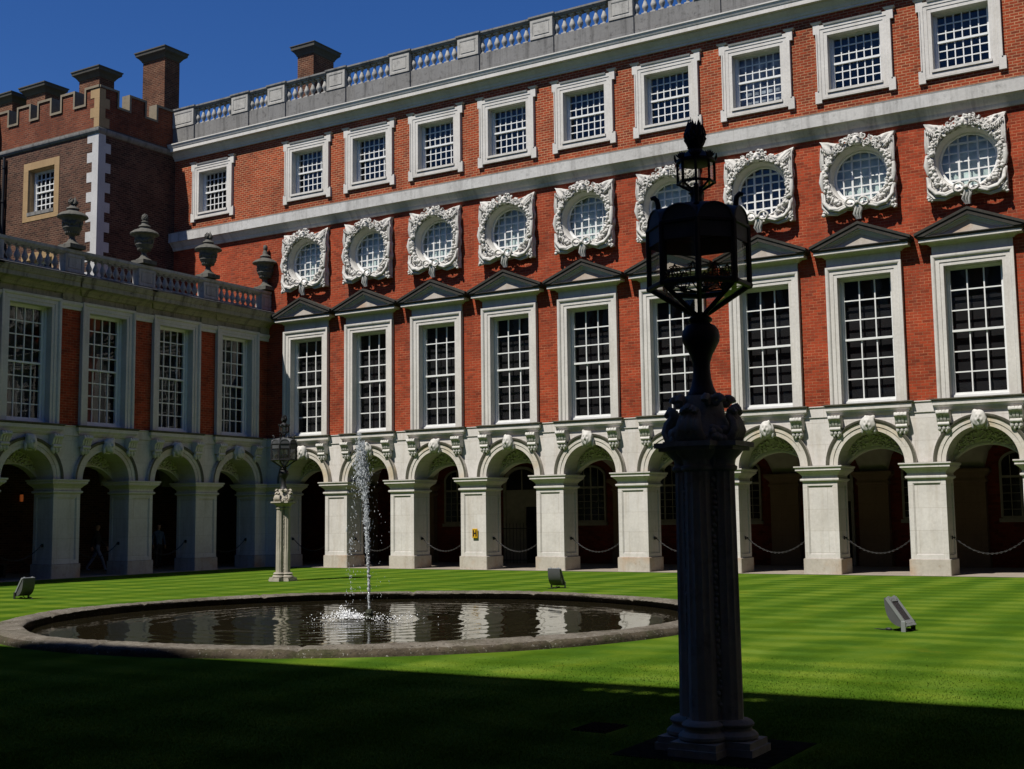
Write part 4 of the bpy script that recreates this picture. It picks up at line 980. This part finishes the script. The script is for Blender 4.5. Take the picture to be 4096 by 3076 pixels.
def finial_mesh(kind):
    b = MB(); r = random.Random(5)
    if kind == 'cone':
        b.lathe([(.12, 1.36), (.10, 1.44), (.13, 1.47), (.10, 1.50), (.075, 1.52), (.10, 1.55), (.105, 1.62), (.09, 1.70), (.05, 1.75), (.01, 1.77)], n=14)
        for k in range(40): a = k*2.4; z = 1.54+.20*k/40; q = .10*math.sqrt(max(.05, 1-((z-1.60)/.17)**2)); b.ell((q*math.cos(a), q*math.sin(a), z), .022, 5, 4)
    elif kind == 'flame':
        b.lathe([(.12, 1.36), (.08, 1.42), (.06, 1.46), (.09, 1.5), (.05, 1.6)], n=12)
        for k in range(22):
            a = r.uniform(0, 6.3); q = r.uniform(.03, .12); h = r.uniform(.12, .26); b.tube([(q*math.cos(a), q*math.sin(a), 1.46), (1.25*q*math.cos(a+.4), 1.25*q*math.sin(a+.4), 1.46+h*.5), (q*.6*math.cos(a+.9), q*.6*math.sin(a+.9), 1.46+h)], [.03, .035, .006], 6)
    else:
        b.lathe([(.12, 1.36), (.10, 1.42), (.11, 1.48), (.075, 1.52), (.07, 1.57), (.085, 1.59), (.085, 1.70), (.065, 1.75), (.01, 1.765)], n=14)
    return b.mesh('finial', M['urn'], 50)
um = urn_mesh()
for k, kind, lab in ((3, 'flame', 'sooty stone urn with flame finial, farthest left on the balustrade before the tower window'), (2, 'cone', 'sooty stone urn with pine cone finial, standing in front of the dark tower wall'),
                     (1, 'flame', 'sooty stone urn with flame finial, beneath the left end of the pale string course'), (0, 'plain', 'sooty stone urn with blunt plain finial, nearest the carved round windows')):
    u = thing('stone_urn', (-.08, pedL[k], 10.372), lab, 'urn', 'urns along the gallery balustrade'); put('urn_body', um, u); put('finial', finial_mesh(kind), u)

# ------------------------------------------------------------------ lamp standards
def make_lamp():
    root = thing('lamp_standard', (0, 0, 0), 'x', 'lamp', 'stone and iron lamp standards on the lawn')
    def plus(hw, rc): return [(-hw, -rc), (hw, -rc), (hw, -hw), (rc, -hw), (rc, hw), (hw, hw), (hw, rc), (-hw, rc), (-hw, hw), (-rc, hw), (-rc, -hw), (-hw, -hw)]
    b = MB()
    for hw, rc, z0, z1 in ((.185, .375, 0, .055), (.175, .355, .055, .10)): b.prism([(x, y, z0) for x, y in plus(hw, rc)], (0, 0, z1-z0))
    for k in range(4):
        a = k*PI/2; c = (.135*math.cos(a)*1.25, .135*math.sin(a)*1.25, 0)
        b.lathe([(.16, .10), (.175, .115), (.175, .135), (.155, .155), (.135, .165), (.128, .185), (.145, .195), (.150, .21), (.135, .228), (.112, .24)], c, 20)
    b.lathe([(.2, .1), (.2, .24)], n=8)
    put('plinth', b.mesh('plinth', M['lamp_stone'], 40), root)
    b = MB()
    for k in range(4):
        a = k*PI/2; c = (.135*math.cos(a), .135*math.sin(a), 0); prof = []
        for j in range(24):
            z = .235+1.80*j/23; prof.append((.107-.012*j/23, z))
        b.lathe(prof, c, 72, lambda th, z: 1-(.11 if z > .84 else .045)*abs(math.sin(6*th))**.7*(1 if z < 2.0 else 0))
    b.lathe([(.16, .23), (.145, 2.05)], n=8)
    put('fluted_shaft', b.mesh('fluted_shaft', M['lamp_stone'], 50), root)
    b = MB(); r = random.Random(8)
    for k in range(4):
        a = k*PI/2+PI/4; q = .152; b = MB()
        for j in range(40):
            z = .34+1.66*j/40; d = r.uniform(-.016, .016)
            b.ell((q*math.cos(a)-d*math.sin(a), q*math.sin(a)+d*math.cos(a), z), (r.uniform(.014, .024), r.uniform(.014, .024), r.uniform(.016, .03)), 6, 4)
        put('carved_strip', b.mesh('carved_strip', M['lamp_stone'], 60), root)
    b = MB()
    for k in range(4):
        a = k*PI/2; c = (.135*math.cos(a), .135*math.sin(a), 0)
        b.lathe([(.097, 2.02), (.115, 2.035), (.118, 2.055), (.10, 2.07), (.10, 2.10), (.115, 2.12), (.145, 2.15), (.165, 2.175)], c, 24)
    b.lathe([(.15, 2.02), (.2, 2.175)], n=8)
    for hw, rc, z0, z1 in ((.165, .295, 2.175, 2.20), (.185, .325, 2.20, 2.238)): b.prism([(x, y, z0) for x, y in plus(hw, rc)], (0, 0, z1-z0))
    put('capital', b.mesh('capital', M['lamp_stone'], 40), root)
    b = MB(); b.lathe([(.255, 2.236), (.235, 2.29), (.195, 2.37), (.165, 2.45), (.15, 2.53), (.135, 2.588)], n=20)
    for k in range(4):
        a = k*PI/2; e = Vector((math.cos(a), math.sin(a), 0)); f = Vector((-e.y, e.x, 0))
        for o in (-.085, -.045, 0, .045, .085):     # acanthus leaf: ribs that swell then curl over
            w = 1-abs(o)*4; pts = [(.20, 2.24), (.265, 2.28), (.285, 2.33), (.27, 2.40), (.235, 2.455), (.24, 2.492), (.27, 2.50), (.288, 2.478), (.275, 2.46)]
            P_ = [tuple(e*(q*(1-.35*abs(o)))+f*(o*(1-.45*(z-2.24)/.26))+Vector((0, 0, z-abs(o)*.35*(z-2.24)/.26))) for q, z in pts]
            b.tube(P_, [.03, .036, .036, .032, .028, .026, .024, .02, .012], 6)
        for sgn in (-1, 1):                          # side volutes
            c = e*.125+f*(sgn*.10); pts = []
            for j in range(13):
                t_ = j/12*4.2*PI/2; rr = .046*(1-j/14); pts.append(tuple(c+e*(rr*math.cos(t_)+.03)+Vector((0, 0, 2.535+rr*math.sin(t_)))))
            b.tube(pts, [.030-.0012*j for j in range(13)], 7)
        d = (e+f).normalized()
        for j in range(12): b.ell(tuple(d*(.225+r.uniform(-.02, .03))+Vector((-d.y, d.x, 0))*r.uniform(-.085, .085)+Vector((0, 0, 2.265+r.uniform(-.02, .07)))), r.uniform(.022, .042), 7, 5)
    put('acanthus_collar', b.mesh('acanthus_collar', M['lamp_stone'], 60), root)
    b = MB(); b.lathe([(.10, 2.575), (.114, 2.58), (.114, 2.60), (.10, 2.625), (.085, 2.66), (.070, 2.72), (.0635, 2.79), (.066, 2.84), (.085, 2.90), (.115, 2.955), (.138, 3.00), (.143, 3.04), (.135, 3.085), (.112, 3.118), (.08, 3.135), (.068, 3.14), (.088, 3.155), (.092, 3.17), (.08, 3.185), (.055, 3.20), (.05, 3.22)], n=32)
    put('iron_stem', b.mesh('iron_stem', M['iron'], 50), root)
    # octagonal lantern, corners at odd multiples of 22.5 degrees
    def oc(r_, z, k): a = PI/8+k*PI/4; return Vector((r_*math.cos(a), r_*math.sin(a), z))
    def bar(b, p, q, w): b.tube([tuple(p), tuple(q)], w, 6)
    def lantern(name, rb, zb, rt, z1, z2, bw, zarch=None):
        b = MB()
        for k in range(8):
            bar(b, oc(rb, zb, k), oc(rt, z1, k), bw); bar(b, oc(rt, z1, k), oc(rt, z1, k+1), bw*1.25); bar(b, oc(rt, z1, k), oc(rt, z2, k), bw*1.15); bar(b, oc(rt, z2, k), oc(rt, z2, k+1), bw)
            b.ell(tuple(oc(rt, z1, k)), bw*1.5, 6, 4)
        fr = put(name, b.mesh(name, M['iron'], 40), root)
        g = MB(); q = .985
        for k in range(8):
            g.add([tuple(oc(rt*q, z1, k)), tuple(oc(rt*q, z1, k+1)), tuple(oc(rt*q, z2, k+1)), tuple(oc(rt*q, z2, k))], [(0, 1, 2, 3)])
            g.add([tuple(oc(rb*q, zb, k)), tuple(oc(rb*q, zb, k+1)), tuple(oc(rt*q, z1, k+1)), tuple(oc(rt*q, z1, k))], [(0, 1, 2, 3)])
        put('glass_panes', g.mesh('glass_panes', M['lamp_glass'], recalc=False), fr)
    lantern('lantern_frame', .055, 3.21, .375, 3.415, 3.865, .019)
    b = MB(); n = 10
    for k in range(8):
        A, B = oc(.378, 0, k), oc(.378, 0, k+1); arch = []
        for j in range(n+1):
            s = j/n; p = A.lerp(B, s); arch.append(Vector((p.x, p.y, 3.865+.125*math.sqrt(max(0, 1-(2*s-1)**2)))))
        low = [Vector((*(A.lerp(B, j/n)).xy, 3.735+.0)) for j in range(n+1)]
        rows = [low, arch]
        for t_ in (.15, .35, .6, .85, 1.0):
            row = []
            for j, p in enumerate(arch):
                q = p.xy.length; k_ = (1-t_)+t_*.07/q; zt = 4.045+.01*t_; z = p.z+(zt-p.z)*math.sin(t_*PI/2)
                row.append(Vector((p.x*k_, p.y*k_, z)))
            rows.append(row)
        m = n+1; vs = [tuple(v) for r_ in rows for v in r_]
        b.add(vs, [(i*m+j, i*m+j+1, (i+1)*m+j+1, (i+1)*m+j) for i in range(len(rows)-1) for j in range(n)])
        b.tube([tuple(v*1.01) if False else tuple(v) for v in arch], .010, 5)
    put('lantern_roof', b.mesh('lantern_roof', M['lead'], 40), root)
    b = MB()
    for k in range(8):          # little curled horns round the roof
        if k % 2: continue
        a = PI/8+k*PI/4; e = Vector((math.cos(a), math.sin(a), 0)); pts = [(.30, 3.99), (.292, 4.05), (.30, 4.10), (.325, 4.125), (.35, 4.118)]
        b = MB(); b.tube([tuple(e*q+Vector((0, 0, z))) for q, z in pts], [.024, .022, .021, .021, .014], 8)
        put('roof_horn', b.mesh('roof_horn', M['iron'], 50), root)
    b = MB()
    b.tube([(0, 0, 3.2), (0, 0, 4.0)], .012, 8)
    for k in range(8):          # wire bulb cages standing in a ring
        a = k*PI/4+.2; c = Vector((.215*math.cos(a), .215*math.sin(a), 3.44))
        for z, q in ((.0, .03), (.03, .052), (.075, .062)): b.tube([(c.x+q*math.cos(t_), c.y+q*math.sin(t_), c.z+z) for t_ in [2*PI*j/12 for j in range(12)]], .0035, 4, True)
        b.tube([(c.x+.04*math.cos(t_), c.y+.04*math.sin(t_), c.z+.115) for t_ in [2*PI*j/12 for j in range(12)]], .0035, 4, True); b.ell((c.x, c.y, c.z+.0), (.022, .022, .03), 8, 6)
        for j in range(8): t_ = j*PI/4; b.tube([(c.x+.02*math.cos(t_), c.y+.02*math.sin(t_), c.z-.02), (c.x+.058*math.cos(t_), c.y+.058*math.sin(t_), c.z+.06), (c.x, c.y, c.z+.14)], .0035, 4)
        b.tube([(c.x, c.y, c.z-.03), (0, 0, 3.38)], .006, 4)
    put('lamp_holders', b.mesh('lamp_holders', M['iron'], 50), root)
    b = MB(); b.lathe([(.085, 4.045), (.06, 4.06), (.048, 4.085), (.044, 4.11), (.05, 4.135), (.062, 4.145), (.05, 4.155), (.04, 4.17)], n=20); put('lantern_neck', b.mesh('lantern_neck', M['iron'], 50), root)
    lantern('crown_lantern', .04, 4.162, .140, 4.222, 4.385, .009)
    b = MB()
    b.lathe([(.142, 4.375), (.150, 4.38), (.150, 4.40), (.13, 4.415), (.115, 4.44), (.07, 4.465), (.05, 4.49), (.062, 4.50)], n=24)
    for k in range(8):
        c = oc(.146, 4.40, k); e = Vector((c.x, c.y, 0)).normalized(); f = Vector((-e.y, e.x, 0))
        for j in range(6):
            o = (j-2.5)*.011; h = .055-abs(j-2.5)*.008
            b.tube([tuple(c+f*o*.6), tuple(c+f*o*1.3+e*.012+Vector((0, 0, h*.55))), tuple(c+f*o*1.8+e*(.006+.01*r.random())+Vector((0, 0, h)))], [.009, .008, .0015], 5)
    put('crown', b.mesh('crown', M['iron'], 50), root)
    b = MB(); b.ell((0, 0, 4.555), (.062, .062, .075), 12, 8)
    for k in range(90):
        a = k*2.399; s = ((k+.5)/90); la = -0.9+2.3*s; q = .062*math.cos(min(1.4, la)); z = 4.555+.07*math.sin(min(1.4, la)); h = r.uniform(.05, .09)*(1+.35*(la > .5))
        e = Vector((math.cos(a), math.sin(a), 0)); f = Vector((-e.y, e.x, 0))*r.uniform(-.01, .01)
        b.tube([tuple(e*q+Vector((0, 0, z))), tuple(e*(q*1.22+.006)+f+Vector((0, 0, z+h*.5))), tuple(e*(q*1.05+.010*r.random())+f*2+Vector((0, 0, z+h)))], [.013, .010, .001], 5)
    put('flame_finial', b.mesh('flame_finial', M['iron'], 50), root)
    return root
lamp = make_lamp()
lamp.location = (28.50, -25.88, 0.0); lamp['label'] = 'near lamp standard, a black silhouette in the shade in front of the windows'
far_lamp = copy_tree(lamp); far_lamp.location = (7.98, -7.85, 0.0); far_lamp['label'] = 'far sunlit pale stone lamp standard near the corner of the court'
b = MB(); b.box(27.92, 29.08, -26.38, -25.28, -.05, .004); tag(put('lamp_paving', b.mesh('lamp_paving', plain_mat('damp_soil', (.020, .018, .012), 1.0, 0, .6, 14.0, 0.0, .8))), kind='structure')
b = MB(); b.box(27.17, 27.49, -25.62, -25.22, -.03, .006)
for k in range(9): b.box(27.19+k*.033, 27.205+k*.033, -25.6, -25.24, .006, .016)
tag(put('drain_cover', b.mesh('drain_cover', plain_mat('rusty_drain_iron', (.022, .016, .013), 1.0, 0, .5, 20.0, 0.0))), 'dark rectangular drain cover sunk in the shaded lawn', 'drain cover')

# ------------------------------------------------------------------ floodlights
def make_flood():
    root = thing('floodlight', (0, 0, 0), 'x', 'floodlight', 'floodlights standing on the lawn')
    piv = Vector((0, 0, .13)); tl = R_(36)
    def T(y, z):    # local tilt: front face leans back, +y is the beam side
        return (0+y*math.cos(tl)-z*math.sin(tl), piv.z+y*math.sin(tl)+z*math.cos(tl))
    hw = .165; n = 12; back = []
    for j in range(n+1): s = j/n; back.append((-.04-.125*math.sin(PI*(s**.8))**.9, -.05+.50*s))
    poly = [(-.03, -.05)]+back+[(-.03, .45)]
    b = MB(); b.yz([T(y, z) for y, z in poly], -hw+.01, hw-.01); put('housing', b.mesh('housing', M['steel'], 30), root)
    b = MB(); inner = [(-.115, .03), (-.115, .36), (.115, .36), (.115, .03)]
    def F(a, z, h): y_, z_ = T(h, z); return (a, y_, z_)
    b.sweep(inner, [(0, -.03), (0, .006), (.05, .012), (.055, .008), (.055, -.03)], F, True, 1, False)
    for sgn, z in ((-1, .41), (1, .41), (-1, -.035), (1, -.035)):
        pp = [F(sgn*.10-.02, z-.03, -.03), F(sgn*.10+.02, z-.03, -.03), F(sgn*.10+.02, z+.035, -.03), F(sgn*.10-.02, z+.035, -.03)]
        q0 = Vector(F(0, 0, .014))-Vector(F(0, 0, -.03)); b.prism(pp, q0)
    for za, zb in ((-.06, .035), (.355, .43)):
        pp = [F(-hw, za, -.03), F(hw, za, -.03), F(hw, zb, -.03), F(-hw, zb, -.03)]; b.prism(pp, Vector(F(0, 0, .009))-Vector(F(0, 0, -.03)))
    put('front_frame', b.mesh('front_frame', M['steel_light']), root)
    b = MB(); b.add([F(-.12, .025, -.002), F(.12, .025, -.002), F(.12, .365, -.002), F(-.12, .365, -.002)], [(0, 1, 2, 3)]); t = NT('smoked_lens'); t.bsdf((.018, .018, .017, 1), .25, .25); put('lens', b.mesh('lens', t.m, recalc=False), root)
    for sgn in (-1, 1):
        b = MB(); b.bevbox(min(sgn*(hw+.002), sgn*(hw+.022)), max(sgn*(hw+.002), sgn*(hw+.022)), -.05, .02, 0, .15, .006)
        b.lathe([(.035, 0), (.035, .03), (.02, .035)], (0, 0, 0), 14)
        o = put('bracket', None or b.mesh('bracket', M['steel_light'] if sgn > 0 else M['iron'], 30), root)
    b = MB(); b.box(-hw, hw, -.045, .015, 0, .015); b.tube([(0, -.08, .06), (-.01, -.16, .025), (.03, -.23, .012), (.05, -.30, .016), (.02, -.40, .010), (-.05, -.5, .006), (-.1, -.62, -.012)], .008, 6); b.ell((.05, -.29, .02), (.028, .055, .024), 8, 5)
    put('cable', b.mesh('cable', M['rubber'], 40), root)
    return root
fl = make_flood()
fl.location = (27.45, -16.05, 0); fl.rotation_euler = (0, 0, R_(-98)); fl['label'] = 'grey floodlight on the sunny lawn at right, showing its glass face'
f2 = copy_tree(fl); f2.location = (17.15, -8.2, 0); f2.rotation_euler = (0, 0, R_(8)); f2['label'] = 'dark grey floodlight behind the pool, its curved back towards the viewer'
f3 = copy_tree(fl); f3.location = (7.55, -16.12, 0); f3.rotation_euler = (0, 0, R_(86)); f3['label'] = 'grey floodlight at the left edge of the lawn before the shaded arcade'

# ------------------------------------------------------------------ hydrant sign and chains
sg = thing('hydrant_sign', (9.32, -.012, 1.2), 'small yellow sign with a black letter H fixed to a white pier', 'sign')
b = MB(); b.bevbox(-.105, .105, -.012, .012, -.155, .155, .008); b.frame([(-.085, -.135), (-.085, .135), (.085, .135), (.085, -.135)], [(-.004, -.012), (-.004, -.016), (.006, -.016), (.006, -.012)], True)
put('plate', b.mesh('plate', M['yellow']), sg)
b = MB()
for s in (-1, 1): b.box(s*.05-.023, s*.05+.023, -.018, -.011, -.105, .105)
b.box(-.028, .028, -.0178, -.011, -.024, .024); put('letter', b.mesh('letter', M['sign_black']), sg)
def chain_mesh():
    b = MB(); L = 1.86; a = .43; n = 32; r = random.Random(1)
    f = lambda x: 1.02-a*(1-(2*x/L)**2)
    for k in range(n):
        x0 = -L/2+L*k/n; x1 = x0+L/n; c = Vector(((x0+x1)/2, .46, f((x0+x1)/2))); d = Vector((x1-x0, 0, f(x1)-f(x0))).normalized()
        s = Vector((0, 1, 0)) if k % 2 else Vector((-d.z, 0, d.x)); l = .040
        pts = [c+d*(l*math.cos(t_))*1.15+s*(.017*math.sin(t_)) for t_ in [2*PI*j/8 for j in range(8)]]
        b.tube([tuple(p) for p in pts], .0075, 5, True)
    return b.mesh('links', plain_mat('chain_iron', (.035, .034, .033), .5, .3, .3, 20.0))
def bracket_mesh():
    b = MB(); b.box(-.02, 0, .42, .50, .97, 1.07); b.tube([(0, .46, 1.02), (.05, .46, 1.02)], .014, 6); b.tube([(.045+.02*math.cos(t_), .46, 1.02+.02*math.sin(t_)) for t_ in [2*PI*j/8 for j in range(8)]], .007, 5, True)
    return b.mesh('wall_bracket', M['iron'])
chm, brm = chain_mesh(), bracket_mesh()
ordn = ['first', 'second', 'third', 'fourth', 'fifth', 'sixth', 'seventh', 'eighth', 'ninth']
special = {2: 'iron chain just left of the pier with the yellow H sign', 3: 'iron chain just right of the pier with the yellow H sign', 1: 'iron chain behind the water jet', 5: 'iron chain partly hidden by the near lamp standard'}
for k in range(9):
    if k == 5: lab = special[5]
    else: lab = special.get(k, 'iron chain across the %s sunlit arch counted from the court corner' % ordn[k])
    c = thing('barrier_chain', (cen[k], 0, 0), lab, 'chain', 'chains across the sunlit arches'); put('links', chm, c)
    put('wall_bracket', brm, c, (-.96, 0, 0)); w = put('wall_bracket', brm, c, (.96, .92, 0), PI)
for k in range(4):
    c = thing('barrier_chain', (0, cenL[k], 0), 'iron chain across the %s shaded arch counted from the court corner' % ordn[k], 'chain', 'chains across the shaded arches', RZ); put('links', chm, c)
    put('wall_bracket', brm, c, (-.96, 0, 0)); put('wall_bracket', brm, c, (.96, .92, 0), PI)

# ------------------------------------------------------------------ people in the shaded arcade
def make_person(name, loc, rz, label, top, legs, stride=.30, arm=.25, height=1.68, seated=False):
    s = height/1.70; V = []; E = []; Rd = []
    def v(x, y, z, r, p=None):
        V.append((x*s, y*s, z*s)); Rd.append(r*s)
        if p is not None: E.append((p, len(V)-1))
        return len(V)-1
    # faces -y; pelvis is the root
    hz = .50 if seated else .93
    pel = v(0, 0, hz, .135); wa = v(0, 0, hz+.17, .125, pel); ch = v(0, .01, hz+.36, .145, wa); nk = v(0, .01, hz+.53, .065, ch); v(0, -.005, hz+.60, .055, nk)
    hd = v(0, -.015, hz+.66, .078, len(V)-1); v(0, -.01, hz+.74, .085, hd); v(0, 0, hz+.79, .06, len(V)-1)
    v(0, -.095, hz+.665, .018, hd)
    for sx, ph in ((-1, 1), (1, -1)):
        if seated: hip = v(sx*.09, -.03, hz-.02, .088, pel); kn = v(sx*.11, -.44, hz, .062, hip); an = v(sx*.11, -.46, .09, .042, kn)
        else: hip = v(sx*.09, -.02*ph, hz-.09, .088, pel); kn = v(sx*.095, -stride*.55*ph-.03, .49, .062, hip); an = v(sx*.095, -stride*ph+(.06 if ph < 0 else 0), .09+(.05 if ph < 0 else 0), .042, kn)
        b_ = V[an]; heel = (b_[0]/s, b_[1]/s, b_[2]/s); fo = v(heel[0], heel[1]-.06, heel[2]-.045, .042, an); v(heel[0], heel[1]-.17, heel[2]-.055, .032, fo)
        sh = v(sx*.175, .01, hz+.45, .062, ch); el = v(sx*.235, .03+arm*.3*ph, hz+.19, .045, sh); wr = v(sx*.22, -.08+arm*.7*ph, hz-.02, .030, el)
        pa = v(sx*.215, -.10+arm*.75*ph, hz-.075, .034, wr); px, py, pz = [q/s for q in V[pa]]
        for j in range(4): q = v(px, py-.028+.018*j, pz-.055, .009, pa); v(px-sx*.012, py-.028+.018*j-.01, pz-.055-(.035, .045, .042, .03)[j], .008, q)
        q = v(px-sx*.01, py-.05, pz-.015, .010, pa); v(px-sx*.015, py-.06, pz-.05, .008, q)
    me = bpy.data.meshes.new('skeleton'); me.from_pydata(V, E, []); o = bpy.data.objects.new('skeleton', me); COL.objects.link(o)
    md = o.modifiers.new('skin', 'SKIN'); md.use_smooth_shade = True
    for q, r_ in zip(me.skin_vertices[0].data, Rd): q.radius = (r_, r_)
    me.skin_vertices[0].data[0].use_root = True
    o.modifiers.new('sub', 'SUBSURF').levels = 1
    dg = bpy.context.evaluated_depsgraph_get(); m2 = bpy.data.meshes.new_from_object(o.evaluated_get(dg)); bpy.data.objects.remove(o)
    m2.materials.clear()
    for m in person_mats(top, legs): m2.materials.append(m)
    for p in m2.polygons:
        c = p.center/s; z = c.z
        if z > hz+.575: k = 2
        elif abs(c.x) > .19 and z < hz-.02 and z > (.3 if not seated else hz-.2): k = 2
        elif z < .085: k = 3
        elif z < hz+.02 and abs(c.x) < .19: k = 1
        else: k = 0
        p.material_index = k
    m2.name = name; ob = put('person', m2, None, loc, rz); tag(ob, label, 'person')
    h = MB()
    for j in range(40):
        a = j*2.4; la = .15+1.35*j/40; q = .088*math.cos(la)
        h.ell((q*math.cos(a)*s, (q*math.sin(a)+.012)*s, (hz+.735+.10*math.sin(la)-.03*(math.sin(a) > 0))*s), .028*s, 6, 4)
    put('hair', h.mesh('hair', plain_mat('dark_hair', (.02, .014, .01), .7), 60), ob)
    for sx in (-1, 1):
        e = MB(); e.ell((sx*.03*s, -.088*s, (hz+.70)*s), .011*s, 6, 4); put('eye', e.mesh('eye', M['sign_black']), ob)
    return ob
make_person('walking_person', (-2.62, -5.55, .01), R_(125), 'person in dark jacket and pale blue jeans walking through the shaded arcade', (.018, .018, .02), (.16, .20, .32), .34, .3, 1.62)
make_person('standing_person', (-2.9, -2.55, .01), R_(70), 'person in a dull blue shirt standing deep in the shaded arcade', (.07, .12, .20), (.03, .03, .035), .06, .08, 1.60)
make_person('seated_person', (-2.3, -10.35, .01), R_(60), 'person in a pale shirt sitting inside the leftmost shaded arch', (.35, .36, .42), (.03, .03, .03), .05, .1, 1.66, True)
bn = thing('bench', (-2.5, -10.2, 0), 'dark wooden bench inside the leftmost shaded arch', 'bench'); b = MB(); b.box(-.22, .22, -.9, .9, .40, .45); put('seat', b.mesh('seat', plain_mat('dark_oak', (.03, .02, .012), .7)), bn)
for sy in (-.8, .8): b = MB(); b.box(-.2, .2, sy-.04, sy+.04, 0, .40); put('leg', b.mesh('leg', plain_mat('dark_oak', (.03, .02, .012), .7)), bn)

wl = thing('wall_lantern', (-4.86, -6.95, 2.58), 'small dim orange wall lantern deep inside the shaded arcade, high on its back wall', 'lantern')  # added glowing lantern shape, stands in for a blurry orange reflection
b = MB(); b.lathe([(.03, -.16), (.07, -.14), (.075, -.13)], n=6); b.lathe([(.075, .13), (.08, .14), (.03, .20), (.01, .24)], n=6)
for k in range(6): a = k*PI/3; b.tube([(.07*math.cos(a), .07*math.sin(a), -.14), (.07*math.cos(a), .07*math.sin(a), .14)], .006, 5)
b.box(-.13, -.06, -.015, .015, -.02, .02); put('frame', b.mesh('frame', M['iron']), wl)  # frame of the added lantern shape, part of the glow stand-in
t = NT('lit_amber_glass'); em = t.n('Emission', i0=(1.0, .25, .06, 1), i1=.10); t.t.links.new(em.outputs[0], t.out.inputs[0])
b = MB(); b.lathe([(.055, -.12), (.06, 0), (.055, .12)], n=6); put('glass', b.mesh('glass', t.m), wl)  # glowing body of the added lantern shape, part of the stand-in
